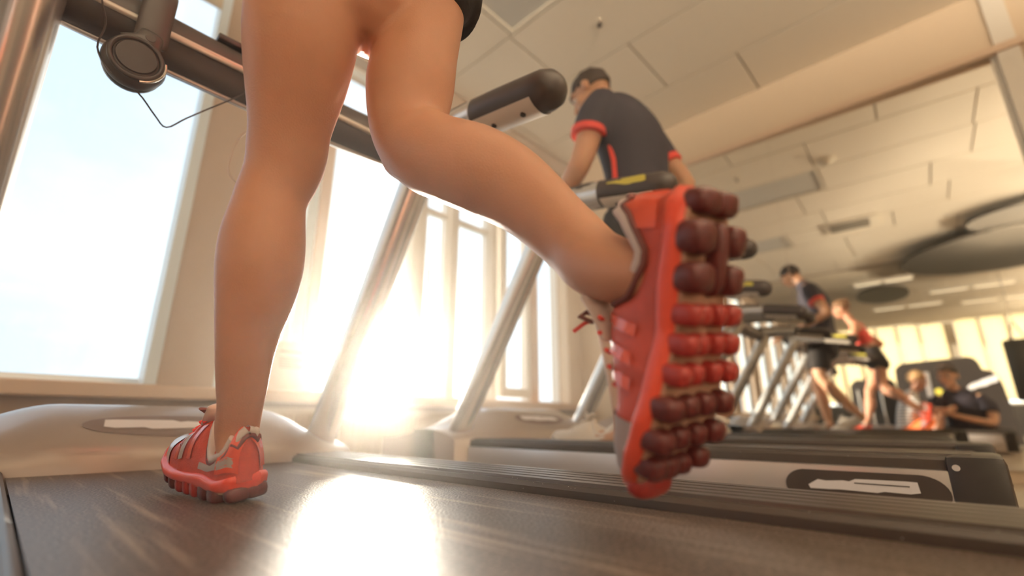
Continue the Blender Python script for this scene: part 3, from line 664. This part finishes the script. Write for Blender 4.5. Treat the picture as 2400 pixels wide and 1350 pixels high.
def hair_cap(P, R3, root, ma, s=1.0, bulk=1.0, low=-.03):
    """skull-hugging hair: the back and the top of an ellipsoid, open at the face"""
    vs = []; fs = []; n, m = 32, 16; keep = {}
    for i in range(m + 1):
        ph = PI * i / m
        for j in range(n):
            th = 2 * PI * j / n; x, y, z = math.sin(ph) * math.cos(th), math.sin(ph) * math.sin(th), math.cos(ph)
            k = 1 + .02 * math.sin(9 * th + 4 * ph); vs.append(P(x * .081 * bulk * k, -.014 + y * .101 * bulk * k, .028 + z * .096 * bulk * k)); keep[len(vs) - 1] = (z * .096 > low - .028 + .062 * max(0, y) ** .5 + .02 * (y > .75))
    for i in range(m):
        for j in range(n):
            f = (i * n + j, i * n + (j + 1) % n, (i + 1) * n + (j + 1) % n, (i + 1) * n + j)
            if all(keep[k] for k in f): fs.append(f)
    o = MB().add(vs, fs).build('hair', ma, root); md = o.modifiers.new('t', 'SOLIDIFY'); md.thickness = .012 * s; md.offset = -1; return o

# ---- the runner
run = thing('person', 'running woman with bare legs, black shorts and red shoes on the nearest treadmill', 'person', (.20, .70, .0))
LL = [((0.236,0.735,0.060),0.024),((0.233,0.738,0.094),0.0280),((0.228,0.722,0.122),0.0286),((0.223,0.712,0.150),0.0318),((0.217,0.700,0.189),0.0360),((0.214,0.690,0.228),0.0423),((0.213,0.680,0.262),0.0492),((0.210,0.670,0.302),0.0542),((0.207,0.665,0.343),0.0539),((0.206,0.660,0.380),0.0486),((0.207,0.658,0.406),0.0466),((0.213,0.650,0.438),0.0496),((0.213,0.640,0.468),0.0532),((0.207,0.625,0.500),0.0542),((0.198,0.600,0.552),0.0653),((0.188,0.575,0.607),0.0735),((0.183,0.560,0.666),0.0730),((0.200,0.550,0.74),0.075)]
RL = [((0.392,0.195,0.235),0.024),((0.402,0.228,0.245),0.0330),((0.416,0.268,0.268),0.0385),((0.427,0.295,0.296),0.0400),((0.423,0.325,0.331),0.0425),((0.414,0.355,0.367),0.0482),((0.399,0.390,0.402),0.0556),((0.372,0.420,0.424),0.0584),((0.350,0.450,0.440),0.0564),((0.340,0.475,0.456),0.0570),((0.332,0.500,0.481),0.0546),((0.325,0.510,0.513),0.0560),((0.324,0.510,0.575),0.0640),((0.327,0.505,0.637),0.0620),((0.329,0.500,0.725),0.0655),((0.320,0.52,0.78),0.072)]
bd = MB()
bd.loft([(*p, r) for p, r in LL], 28, 3, side=(1, 0, 0)); bd.loft([(*p, r) for p, r in RL], 28, 3, side=(1, 0, 0))
bd.loft([(.240, .725, .055, .020), (.236, .78, .050, .020)], 12, 2)
bd.loft([(.26, .53, .70, .10, .08), (.262, .53, .77, .135, .10), (.265, .545, .87, .125, .092), (.27, .575, .98, .105, .075), (.275, .61, 1.08, .125, .085), (.278, .635, 1.17, .140, .078), (.28, .655, 1.235, .115, .055), (.282, .68, 1.275, .05, .045), (.283, .705, 1.33, .045, .045), (.284, .73, 1.38, .044, .044)], 26, 4, side=(1, 0, 0))
bd.ball((.236, .648, .462), (.034, .034, .046), 14); bd.ball((.327, .514, .463), (.037, .036, .037), 14)
for q in (-1, 1): bd.ball((.265 + q * .065, .485, .76), (.072, .075, .085), 16)
# right arm swings forward, left elbow back
bd.loft([(.395, .65, 1.215, .044), (.425, .665, 1.15, .043), (.44, .70, 1.02, .036), (.43, .76, .955, .033), (.40, .84, .985, .031), (.375, .92, 1.01, .024), (.37, .955, 1.02, .022)], 16, 4)
bd.loft([(.165, .65, 1.215, .044), (.125, .60, 1.15, .042), (.085, .50, 1.06, .036), (.075, .455, 1.01, .033), (.09, .53, .975, .031), (.115, .61, .955, .024), (.12, .64, .95, .022)], 16, 4)
hand(bd, (.368, .96, 1.022), (-.1, 1, .15), (-.6, 0, -.4), 1.15, .88); hand(bd, (.122, .645, .948), (.15, 1, -.1), (.6, 0, -.4), 1.15, .88, True)
HP, HR = head(bd, (.285, .765, 1.455), (0, 1, -.28), (0, .28, 1), .95)
body = remesh(bd, 'body', M['skin'], run, .0048, 6, .6)
face(HP, HR, run, .95); hair_cap(HP, HR, run, M['hair_b'], .95, 1.0)
MB().ball(HP(0, -.095, .075), (.036, .036, .034), 14).build('hair_bun', M['hair_b'], run)
sh = MB()
sh.loft([(.262, .525, .768, .147, .108), (.264, .53, .80, .152, .115), (.266, .55, .90, .132, .100)], 28, 4, side=(1, 0, 0))
for q in (-1, 1): sh.ball((.265 + q * .065, .483, .765), (.080, .083, .090), 16)
sh.loft([(.196, .545, .80, .088), (.192, .548, .765, .090)], 24, 3, capped=False); sh.loft([(.356, .505, .81, .080), (.334, .498, .742, .088)], 24, 3, capped=False)
remesh(sh, 'shorts', M['shorts'], run, .007, 3, .5)
tp = MB().loft([(.272, .590, 1.01, .113, .083), (.275, .61, 1.08, .132, .092), (.278, .632, 1.15, .140, .086), (.279, .642, 1.195, .105, .078)], 28, 4, side=(1, 0, 0))
for q in (-1, 1): tp.ball((.276 + q * .058, .685, 1.09), (.052, .050, .052), 14); tp.loft([(.278 + q * .075, .70, 1.14, .016), (.279 + q * .078, .69, 1.22, .014), (.279 + q * .075, .645, 1.262, .014), (.279 + q * .055, .585, 1.20, .014)], 10, 4)
remesh(tp, 'sports_top', M['redcloth'], run, .007, 3, .5)
PR = Matrix.Translation((.3724, .1129, .2848)) @ Euler((-1.2501, -.116, -.2181), 'XYZ').to_matrix().to_4x4() @ Matrix.Diagonal((1.06, 1.0, 1.16, 1))
PL = Matrix.Translation((.2494, .7004, .0044)) @ Euler((.0799, -.1712, .0418), 'XYZ').to_matrix().to_4x4() @ Matrix.Scale(.9725, 4)
make_shoe(run, PR, False, 'raised red running shoe showing its maroon pod sole')
make_shoe(run, PL, True, 'planted red running shoe on the belt')

# ------------------------------------------------------------------ the walking man
man = thing('person', 'man in a navy tee walking on the middle treadmill with his back turned', 'person', (1.68, .95, 0))
b = MB()
b.loft([(1.585, .985, .07, .036), (1.585, .99, .12, .034), (1.60, 1.00, .28, .052), (1.60, 1.01, .36, .055), (1.60, 1.03, .50, .054), (1.60, .99, .68, .075), (1.61, .92, .88, .088)], 22, 4)
b.loft([(1.79, .70, .15, .036), (1.785, .74, .20, .035), (1.78, .84, .33, .054), (1.775, .90, .42, .055), (1.77, .97, .54, .055), (1.76, .95, .70, .075), (1.75, .92, .88, .088)], 22, 4)
b.loft([(1.58, 1.0, .05, .032), (1.58, 1.12, .035, .034)], 12, 2)
b.loft([(1.68, .90, .86, .15, .11), (1.68, .90, .98, .150, .105), (1.68, .91, 1.12, .155, .11), (1.68, .925, 1.28, .185, .125), (1.68, .955, 1.40, .185, .10), (1.68, .985, 1.46, .11, .07), (1.68, 1.01, 1.51, .060, .058), (1.675, 1.045, 1.57, .055, .056)], 28, 4, side=(1, 0, 0))
b.loft([(1.515, .95, 1.405, .062), (1.475, .97, 1.32, .056), (1.445, 1.02, 1.14, .047), (1.45, 1.07, 1.08, .043), (1.49, 1.16, 1.02, .037), (1.53, 1.24, .985, .029), (1.545, 1.27, .975, .027)], 18, 4)
b.loft([(1.845, .93, 1.405, .062), (1.885, .90, 1.32, .057), (1.935, .82, 1.17, .048), (1.945, .82, 1.11, .044), (1.93, .95, 1.045, .037), (1.90, 1.06, 1.0, .029), (1.89, 1.09, .99, .027)], 18, 4)
hand(b, (1.55, 1.275, .975), (.3, 1, -.15), (.2, 0, -1), .9, 1.0); hand(b, (1.885, 1.10, .985), (-.1, 1, -.1), (-.2, 0, -1), .9, 1.0, True)
P3, R3m = head(b, (1.655, 1.095, 1.615), (-.12, 1, -.55), (0, .5, 1), 1.0)
remesh(b, 'body', M['skin_man'], man, .0075, 5, .5)
face(P3, R3m, man); hair_cap(P3, R3m, man, M['hair'], 1.0, .99, -.035)
b = MB()
b.loft([(1.68, .897, .90, .168, .128), (1.68, .90, 1.0, .165, .120), (1.68, .905, 1.12, .168, .124), (1.68, .92, 1.28, .198, .138), (1.68, .952, 1.405, .200, .112), (1.68, .985, 1.465, .105, .078)], 32, 4, side=(1, 0, 0))
b.loft([(1.53, .95, 1.41, .078), (1.475, .968, 1.33, .073), (1.455, .99, 1.245, .071)], 20, 4, capped=False)
b.loft([(1.83, .93, 1.41, .078), (1.885, .90, 1.33, .073), (1.908, .868, 1.245, .071)], 20, 4, capped=False)
tee = remesh(b, 'tee_shirt', M['navy'], man, .009, 3, .5)
for q in (((1.4565, .988, 1.262), (1.4545, .9915, 1.236), (1, 0, 0)), ((1.9035, .876, 1.262), (1.9105, .864, 1.236), (1, 0, 0))):
    MB().tube([q[0], q[1]], [.0735, .0735], 26, side=q[2]).build('sleeve_trim', M['redcloth'], tee)
pt = [(1.505, .93, 1.22), (1.511, .915, 1.12), (1.510, .912, 1.02), (1.506, .908, .92)]
MB().tube(pt, [(.006, .011)] * 4, 10, side=(1, 0, 0)).build('side_piping', M['redcloth'], tee)
b = MB(); b.loft([(1.68, .90, .80, .158, .122), (1.68, .90, .92, .165, .122), (1.68, .90, .99, .160, .115)], 28, 4, side=(1, 0, 0))
b.loft([(1.61, .92, .90, .10), (1.605, .955, .78, .100), (1.60, 1.01, .60, .098)], 22, 4, capped=False); b.loft([(1.75, .92, .90, .10), (1.757, .945, .78, .100), (1.768, .965, .60, .098)], 22, 4, capped=False)
remesh(b, 'shorts', M['shorts'], man, .010, 3, .5)
man.location.y -= .055
keep = dict(M)
for k in ('shoe', 'shoe_gloss', 'midsole', 'pod', 'pod_red', 'plate', 'redcloth', 'lining', 'lining_p', 'grey'): M[k] = keep['wshoe']
make_shoe(man, Matrix.Translation((1.585, .945, .002)) @ Euler((0, 0, .03), 'XYZ').to_matrix().to_4x4() @ Matrix.Scale(1.10, 4), True)
make_shoe(man, Matrix.Translation((1.79, .63, .10)) @ Euler((-.45, 0, 0), 'XYZ').to_matrix().to_4x4() @ Matrix.Scale(1.10, 4), False)
M.update(keep)

# ------------------------------------------------------------------ the two people sitting on the floor, seen in the mirror
OY = -.25
def V(x, y, z): return (x, y + OY, z)
st = thing('person', 'man in a dark v-neck tee sitting on the floor, seen in the mirror', 'person', V(-.95, .05, ZF))
b = MB()
b.loft([(*V(-1.0, .05, -.10), .10, .15), (*V(-1.0, .05, .0), .12, .165), (*V(-.98, .06, .15), .11, .165), (*V(-.94, .08, .30), .11, .185), (*V(-.92, .09, .38), .075, .14), (*V(-.90, .11, .45), .056, .056), (*V(-.88, .13, .50), .055, .055)], 26, 4, side=(1, 0, 0))
for q in (-1, 1):
    b.loft([(*V(-.95, .07 + q * .10, -.08), .09), (*V(-.78, .10 + q * .27, -.06), .075), (*V(-.66, .12 + q * .34, -.08), .062), (*V(-.56, .10 + q * .14, -.13), .052), (*V(-.52, .08 - q * .06, -.15), .042)], 18, 4)
b.loft([(*V(-.92, -.09, .34), .055), (*V(-.90, -.15, .24), .052), (*V(-.82, -.14, .08), .043), (*V(-.74, -.03, .09), .037), (*V(-.64, .13, .14), .028), (*V(-.62, .17, .15), .026)], 16, 4)
b.loft([(*V(-.92, .27, .34), .055), (*V(-.88, .33, .24), .052), (*V(-.78, .36, .11), .043), (*V(-.70, .32, .13), .037), (*V(-.62, .26, .17), .028), (*V(-.61, .24, .175), .026)], 16, 4)
hand(b, V(-.61, .18, .155), (.3, 1, .2), (.2, .2, 1), .9); hand(b, V(-.605, .235, .178), (.4, -.3, .1), (0, 0, 1), .9, 1.0, True)
P4, R4 = head(b, V(-.84, .14, .60), (.92, .36, -.22), (.2, .1, 1), 1.16)
remesh(b, 'body', M['skin_man'], st, .010, 3, .5); face(P4, R4, st, 1.16); hair_cap(P4, R4, st, M['hair'], 1.16, 1.02, -.02)
b = MB()
b.loft([(*V(-1.0, .05, -.09), .125, .175), (*V(-1.0, .05, .0), .135, .180), (*V(-.98, .06, .15), .128, .178), (*V(-.94, .08, .30), .128, .205), (*V(-.92, .09, .385), .085, .15)], 26, 4, side=(1, 0, 0))
b.loft([(*V(-.92, -.07, .345), .070), (*V(-.90, -.145, .25), .072), (*V(-.87, -.15, .18), .070)], 18, 3, capped=False); b.loft([(*V(-.92, .25, .345), .070), (*V(-.88, .325, .25), .072), (*V(-.85, .345, .18), .070)], 18, 3, capped=False)
remesh(b, 'tee_shirt', M['navy'], st, .011, 3, .5)
b = MB()
for q in (-1, 1):
    b.loft([(*V(-.98, .06 + q * .08, -.08), .115), (*V(-.78, .10 + q * .27, -.055), .088), (*V(-.68, .12 + q * .335, -.075), .078), (*V(-.58, .10 + q * .16, -.125), .066)], 18, 4)
remesh(b, 'trousers', M['gym'], st, .012, 3, .5)

kd = thing('person', 'fair-haired person in striped white tee and orange shorts on the floor, facing the seated man', 'person', V(-.75, .60, ZF))
b = MB()
b.loft([(*V(-.78, .64, -.10), .12, .10), (*V(-.78, .64, .0), .125, .10), (*V(-.77, .61, .16), .115, .09), (*V(-.75, .57, .29), .125, .085), (*V(-.74, .54, .36), .085, .06), (*V(-.74, .52, .40), .042, .042), (*V(-.74, .50, .45), .042, .042)], 22, 4, side=(1, 0, 0))
for q in (-1, 1):
    b.loft([(*V(-.76 + q * .07, .60, -.06), .075), (*V(-.73 + q * .08, .44, .06), .062), (*V(-.71 + q * .08, .36, .10), .052), (*V(-.70 + q * .07, .40, -.04), .046), (*V(-.70 + q * .07, .40, -.13), .036), (*V(-.69 + q * .07, .33, -.165), .030)], 16, 4)
    b.loft([(*V(-.74 + q * .12, .56, .33), .046), (*V(-.73 + q * .14, .50, .22), .040), (*V(-.70 + q * .11, .40, .20), .034), (*V(-.66 + q * .07, .31, .20), .024), (*V(-.655 + q * .06, .295, .20), .022)], 14, 4)
hand(b, V(-.59, .285, .20), (-.2, -1, .1), (-.4, 0, .2), .9, .85); hand(b, V(-.72, .285, .20), (.2, -1, .1), (.4, 0, .2), .9, .85, True)
P5, R5 = head(b, V(-.735, .465, .53), (.45, -1, -.3), (0, -.2, 1), .92)
remesh(b, 'body', M['skin'], kd, .010, 3, .5); face(P5, R5, kd, .92); hair_cap(P5, R5, kd, M['hair_y'], .92, 1.0, -.04)
b = MB(); b.loft([(*V(-.78, .64, -.05), .135, .112), (*V(-.77, .62, .12), .132, .105), (*V(-.75, .575, .29), .140, .10), (*V(-.74, .545, .365), .09, .068)], 24, 4, side=(1, 0, 0))
for q in (-1, 1): b.loft([(*V(-.74 + q * .11, .56, .33), .060), (*V(-.73 + q * .14, .50, .225), .056), (*V(-.715 + q * .125, .45, .205), .052)], 16, 3, capped=False)
remesh(b, 'tee_shirt', M['striped'], kd, .011, 3, .5)
b = MB()
for q in (-1, 1): b.loft([(*V(-.77 + q * .06, .64, -.07), .105), (*V(-.745 + q * .075, .50, .02), .082), (*V(-.73 + q * .08, .42, .075), .076)], 18, 4, capped=True)
remesh(b, 'shorts', M['orange'], kd, .011, 3, .5)
db = thing('dumbbell', 'small orange dumbbell held between the two people on the floor', 'dumbbell', V(-.66, .22, .20), None)
MB().tube([V(-.70, .215, .235), V(-.62, .215, .235)], .012, 12).build('grip', M['gym'], db)
for q in (-.715, -.605): MB().ball(V(q, .215, .235), (.03, .038, .038), 12, .6).build('weight', M['orange'], db)

st.scale = (1.08, 1.08, 1.08); kd.scale = (1.12, 1.12, 1.12)
# ------------------------------------------------------------------ headphones on the crossbar of the nearest treadmill
hp = thing('headphones', 'large over-ear headphones hanging on the crossbar of the nearest treadmill', 'headphones', (.05, 1.0, .74))
bandp = [(.062, .985, .80), (.062, .990, .87), (.063, .998, .925), (.064, 1.03, .955), (.064, 1.08, .955), (.064, 1.118, .925), (.063, 1.126, .90), (.062, 1.13, .87)]
hb = MB().loft([(*p, .026, .0055) for p in bandp], 16, 4, side=(1, 0, 0)).build('headband', M['bar'], hp)
MB().loft([(.064, 1.002, .900, .022, .010), (.065, 1.03, .940, .024, .009), (.065, 1.08, .940, .024, .009), (.064, 1.11, .905, .022, .010)], 16, 4, side=(1, 0, 0)).build('headband_pad', M['black'], hb)
def cup(y, s, z0):
    c = Vector((.047, y, z0)); dish = MB()
    prof = [(0, -.016), (.026, -.017), (.037, -.013), (.044, -.004), (.047, .006), (.044, .014), (.026, .016), (0, .016)]
    n = 36; vs = []; fs = []
    for r_, d in prof:
        for j in range(n): a = 2 * PI * j / n; vs.append((c.x + r_ * math.cos(a), c.y + s * d, c.z + r_ * 1.04 * math.sin(a)))
    for i in range(len(prof) - 1):
        for j in range(n): fs.append((i * n + j, i * n + (j + 1) % n, (i + 1) * n + (j + 1) % n, (i + 1) * n + j))
    o = dish.add(vs, fs).build('ear_cup', M['bar'], hp)
    ringp = [(c.x + .037 * math.cos(a), c.y - s * .014, c.z + .038 * math.sin(a)) for a in [2 * PI * k / 40 for k in range(41)]]
    MB().tube(ringp, .0042, 8, cap=False).build('cup_ring', M['dark_metal'], o)
    MB().tube([(c.x, c.y - s * .013, c.z), (c.x, c.y - s * .0185, c.z)], [.032, .029], 36).build('cup_plate', M['badge'], o)
    MB().tube([(c.x + .0425 * math.cos(a), c.y - s * .013, c.z + .0425 * math.sin(a)) for a in [math.radians(-75 + 10 * k) for k in range(10)]], .0026, 8).build('chrome_arc', M['chrome'], o)
    cu = [(c.x + .030 * math.cos(a), c.y + s * .022, c.z + .032 * math.sin(a)) for a in [2 * PI * k / 32 for k in range(33)]]
    MB().tube(cu, .014, 12, cap=False).build('ear_cushion', M['black'], o)
    # yoke
    yk = MB(); yk.loft([(c.x + .014, c.y, c.z + .068, .018, .006), (c.x + .010, c.y - s * .004, c.z + .048, .022, .006), (c.x + .002, c.y - s * .004, c.z + .028, .034, .006)], 16, 4, side=(1, 0, 0)); yk.build('yoke', M['dark_metal'], o)
    MB().tube([(c.x + .012, c.y - s * .006, c.z + .054), (c.x + .012, c.y - s * .0105, c.z + .054)], .0075, 20).build('hinge_disc', M['bar'], o)
cup(.965, 1, .738); cup(1.135, -1, .835)
cb = [(-.018, 1.01, .90), (-.016, .995, .853), (-.002, .985, .80), (-.004, .975, .742), (.020, .965, .700), (.062, .985, .694), (.095, 1.01, .676), (.118, 1.03, .671), (.145, 1.03, .705), (.182, 1.03, .750), (.215, 1.02, .785), (.236, 1.012, .81), (.245, 1.01, .84), (.255, 1.008, .86)]
cm = MB().loft([(*p, .0016) for p in cb], 6, 4).build('cable', M['dark_metal'], hp)
MB().loft([(*p, .0021) for p in [(.262, 1.0, .78), (.253, 1.0, .726), (.232, 1.0, .68), (.225, 1.0, .62), (.238, 1.0, .596), (.262, 1.0, .592), (.30, 1.0, .61), (.32, 1.01, .70), (.32, 1.01, .80)]], 6, 4).build('cable', M['ink'], hp)

hp.location.z -= .022
# ------------------------------------------------------------------ things by the windows
nt_ = thing('paper_notice', 'printed paper notice standing on the sill behind the planted shoe', 'notice', (1.0, 2.50, SILL))
MB().prism([(.895, .254), (1.12, .254), (1.085, .508), (.90, .498)], 'y', 2.500, 2.503).build('sheet', M['paper'], nt_, False)
b = MB()
for k, (x0, x1, z, h) in enumerate(((.935, 1.055, .445, .010), (.935, 1.05, .415, .005), (.935, 1.06, .403, .005), (.935, 1.03, .391, .005), (.935, 1.06, .379, .005), (.94, 1.05, .367, .005))): b.box((x0, 2.4985, z), (x1, 2.4999, z + h))
b.build('printed_lines', M['ink'], nt_, False)
for x0, x1, lb in ((.62, 2.16, 'cream ribbed radiator below the sill behind the nearest treadmill'), (2.72, 3.50, 'cream ribbed radiator below the sill near the mirror corner'), (-2.2, -.3, 'cream ribbed radiator below the big left window')):
    t = thing('radiator', lb, 'radiator', ((x0 + x1) / 2, 2.45, ZF), 'radiators under the windows')
    MB().box((x0, 2.42, -.12), (x1, 2.50, .155), .008).build('body', M['radiator'], t)
    b = MB(); xx = x0 + .02
    while xx < x1 - .02: b.box((xx, 2.408, -.10), (xx + .016, 2.425, .135)); xx += .032
    tag(b.build('fins', M['radiator'], t, False), kind='stuff')
    MB().box((x0, 2.41, .155), (x1, 2.51, .168), .004).build('top_grille', M['radiator'], t)
bl = thing('roller_blind', 'grey roller blind rolled up at the top of the big left window', 'blind', (-.3, 2.50, 2.3))
MB().box((-1.1, 2.515, 2.235), (.405, 2.520, 2.44)).build('blind_cloth', M['slat'], bl, False); MB().tube([(-1.1, 2.5175, 2.235), (.405, 2.5175, 2.235)], .011).build('bottom_bar', M['slat'], bl); MB().tube([(-1.12, 2.50, 2.42), (.42, 2.50, 2.42)], .03).build('roller', M['fixture'], bl)

# ------------------------------------------------------------------ ceiling fittings
for (x, y), lb in (((2.22, 1.30), 'tiny sprinkler head in the ceiling tiles beside the unlit lamp panel'),):
    t = thing('sprinkler', lb, 'sprinkler', (x, y, ZC), 'ceiling sprinklers'); MB().tube([(x, y, ZC + .003), (x, y, ZC - .006)], .028, 20).build('rose', M['fixture'], t); MB().tube([(x, y, ZC - .006), (x, y, ZC - .03), (x, y, ZC - .034)], [.008, .006, .016], 12).build('nozzle', M['dark_metal'], t)
t = thing('smoke_detector', 'round white smoke detector on the ceiling reflected in the mirror', 'smoke detector', (2.04, .50, ZC))
MB().tube([(2.04, .50, ZC + .003), (2.04, .50, ZC - .015), (2.04, .50, ZC - .02)], [.075, .075, .068], 32).build('base', M['fixture'], t); MB().tube([(2.04, .50, ZC - .02), (2.04, .50, ZC - .045), (2.04, .50, ZC - .052)], [.045, .042, .028], 28).build('sensor', M['fixture'], t)
t = thing('air_vent', 'slotted air vent in the ceiling reflected in the mirror', 'vent', (-.08, .50, ZC)); 
MB().box((-.28, .20, ZC - .014), (.16, .80, ZC + .004), .003).build('frame', M['fixture'], t)
for k in range(4): MB().box((-.22 + k * .085, .30, ZC - .018), (-.17 + k * .085, .74, ZC - .0135)).build('slot', M['dark_metal'], t, False)
def raft(cx, cy, rx, ry, z, lb):
    t = thing('ceiling_raft', lb, 'ceiling panel', (cx, cy, z), 'oval rafts hung under the ceiling'); n = 48
    poly = [(cx + rx * math.cos(2 * PI * k / n), cy + ry * math.sin(2 * PI * k / n)) for k in range(n)]
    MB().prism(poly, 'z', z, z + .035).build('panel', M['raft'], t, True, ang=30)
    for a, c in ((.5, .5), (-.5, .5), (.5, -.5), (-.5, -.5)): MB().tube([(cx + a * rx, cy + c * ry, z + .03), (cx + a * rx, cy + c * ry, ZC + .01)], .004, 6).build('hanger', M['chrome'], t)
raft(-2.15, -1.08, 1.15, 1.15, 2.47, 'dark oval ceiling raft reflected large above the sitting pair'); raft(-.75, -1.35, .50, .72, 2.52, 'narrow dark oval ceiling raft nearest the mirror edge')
raft(-3.9, .42, .75, .40, 2.42, 'small dark oval ceiling raft far across the gym above the running woman in the mirror')
def pendant(x, y, z, ln, lb, axis='x', lit=True):
    t = thing('pendant_lamp', lb, 'lamp', (x, y, z), 'pendant lamps'); h = ln / 2
    d = (h, .07) if axis == 'x' else (.07, h)
    MB().box((x - d[0], y - d[1], z), (x + d[0], y + d[1], z + .045), .006).build('housing', M['fixture'], t)
    for q in (-.52, .52):
        e = (d[0] * .44, .045) if axis == 'x' else (.045, d[1] * .44); o_ = (q * d[0], 0) if axis == 'x' else (0, q * d[1])
        MB().box((x + o_[0] - e[0], y + o_[1] - e[1], z - .006), (x + o_[0] + e[0], y + o_[1] + e[1], z + .002)).build('tube', M['lamp'], t, False)
        MB().tube([(x + o_[0], y + o_[1], z + .04), (x + o_[0], y + o_[1], ZC + .01)], .004, 6).build('cable', M['fixture'], t)
for x, y, z, ln, lb in ((-2.5, .35, 2.36, .8, 'lit pendant lamp nearest over the running woman in the mirror'), (-5.0, .10, 2.36, 1.1, 'lit pendant lamp far behind the small oval raft'), (-3.9, -.80, 2.36, 1.1, 'lit pendant lamp behind the large dark raft'), (-5.3, -1.28, 2.36, 1.1, 'lit pendant lamp before the tall blinds, toward the mirror edge'), (-7.6, -.22, 2.36, 1.0, 'lit pendant lamp close to the dark column of the blind wall'), (-7.4, .55, 2.36, 1.0, 'lit pendant lamp close to the front end of the blind wall')):
    pendant(x, y, z, ln, lb, 'y')
for lx in (-6.0, -3.2, -.6, 1.8):  # unseen fixtures, added only to carry the ceiling fill lights
    pendant(lx, -3.4 if lx < -1 else -1.45, 2.07, 1.4, 'added pendant fixture for the uplights that brighten the ceiling', 'x')

# ------------------------------------------------------------------ gym machines reflected in the mirror
def machine(x, d, y0, poly, name, label, extra=0):
    t = thing(name, label, 'exercise machine', (x - d / 2, y0, ZF))
    MB().prism(poly, 'x', x - .06, x).build('front_shroud', M['gym'], t, True, ang=35)
    MB().prism(poly, 'x', x - d, x - d + .06).build('rear_shroud', M['gym'], t, True, ang=35)
    return t
GY = -.31
pl = [(.80, -.19), (.74, .84), (.71, .90), (.64, .945), (-.08, .985), (-.14, .965), (-.18, .90), (-.20, .80), (-.26, .785), (-.33, .72), (-.36, .60), (-.42, -.19)]
cm_ = machine(-1.85, .75, .2 + GY, [(y + GY, z) for y, z in pl], 'cable_machine', 'big black rounded weight machine standing behind the sitting pair')
for y in (.55, .22, -.10): MB().box((-2.52, y + GY - .03, ZF), (-1.92, y + GY + .03, .86), .01).build('post', M['dark_metal'], cm_, False)
for k in range(9): MB().box((-2.35, .30 + GY, -.12 + k * .045), (-2.10, .50 + GY, -.08 + k * .045), .004).build('weight_plate', M['gym'], cm_, False)
MB().box((-1.849, .36 + GY, .45), (-1.838, .43 + GY, .80), .004).build('handle_plate', M['silver'], cm_)
MB().tube([(-1.849, .30 + GY, .52), (-1.84, .30 + GY, .52)], .045, 24).build('dial', M['yellow'], cm_)
MB().prism([(-.33 + .33 * a + GY, .52 + .10 * v - .10 * a + .1) for a, v in scribble(0, 1, 33)], 'x', -1.849, -1.844).build('print', M['white'], cm_, False)
MB().prism([(.02 + .30 * a + GY, .30 + .10 * v + .14 * a - .02) for a, v in scribble(0, 1, 34)], 'x', -1.849, -1.845).build('print', M['ink'], cm_, False)
c2 = machine(-2.7, .6, 1.0 + GY, [(y + GY, z) for y, z in [(1.45, -.19), (1.40, .70), (1.32, .79), (.86, .80), (.80, .74), (.78, -.19)]], 'leg_press', 'low black weight machine beside the big rounded one')
MB().box((-3.2, 1.0 + GY, ZF), (-2.78, 1.15 + GY, .68), .01).build('post', M['dark_metal'], c2, False); MB().box((-2.9, .82 + GY, -.02), (-2.4, 1.32 + GY, .06), .03).build('seat_pad', M['silver'], c2)
for k in range(3): MB().tube([(-2.69, 1.30 - .15 * k + GY, -.18), (-2.69, 1.30 - .15 * k + GY, .62)], .018).build('guide_rod', M['chrome'], c2)
pb = thing('punching_bag', 'black punching bag hanging on chains at the mirror edge', 'punching bag', (-3.55, -1.13, .42))
MB().tube([(-3.55, -1.13, .42), (-3.55, -1.13, .45), (-3.55, -1.13, 1.33), (-3.55, -1.13, 1.36)], [.155, .185, .185, .165], 28).build('bag', M['gym'], pb)
for k in range(4): a = PI / 4 + k * PI / 2; MB().tube([(-3.55 + .14 * math.cos(a), -1.13 + .14 * math.sin(a), 1.35), (-3.55, -1.13, 1.66)], .006, 6).build('chain', M['chrome'], pb)
MB().tube([(-3.55, -1.13, 1.66), (-3.55, -1.13, ZC - .01)], .008, 6).build('chain', M['chrome'], pb)
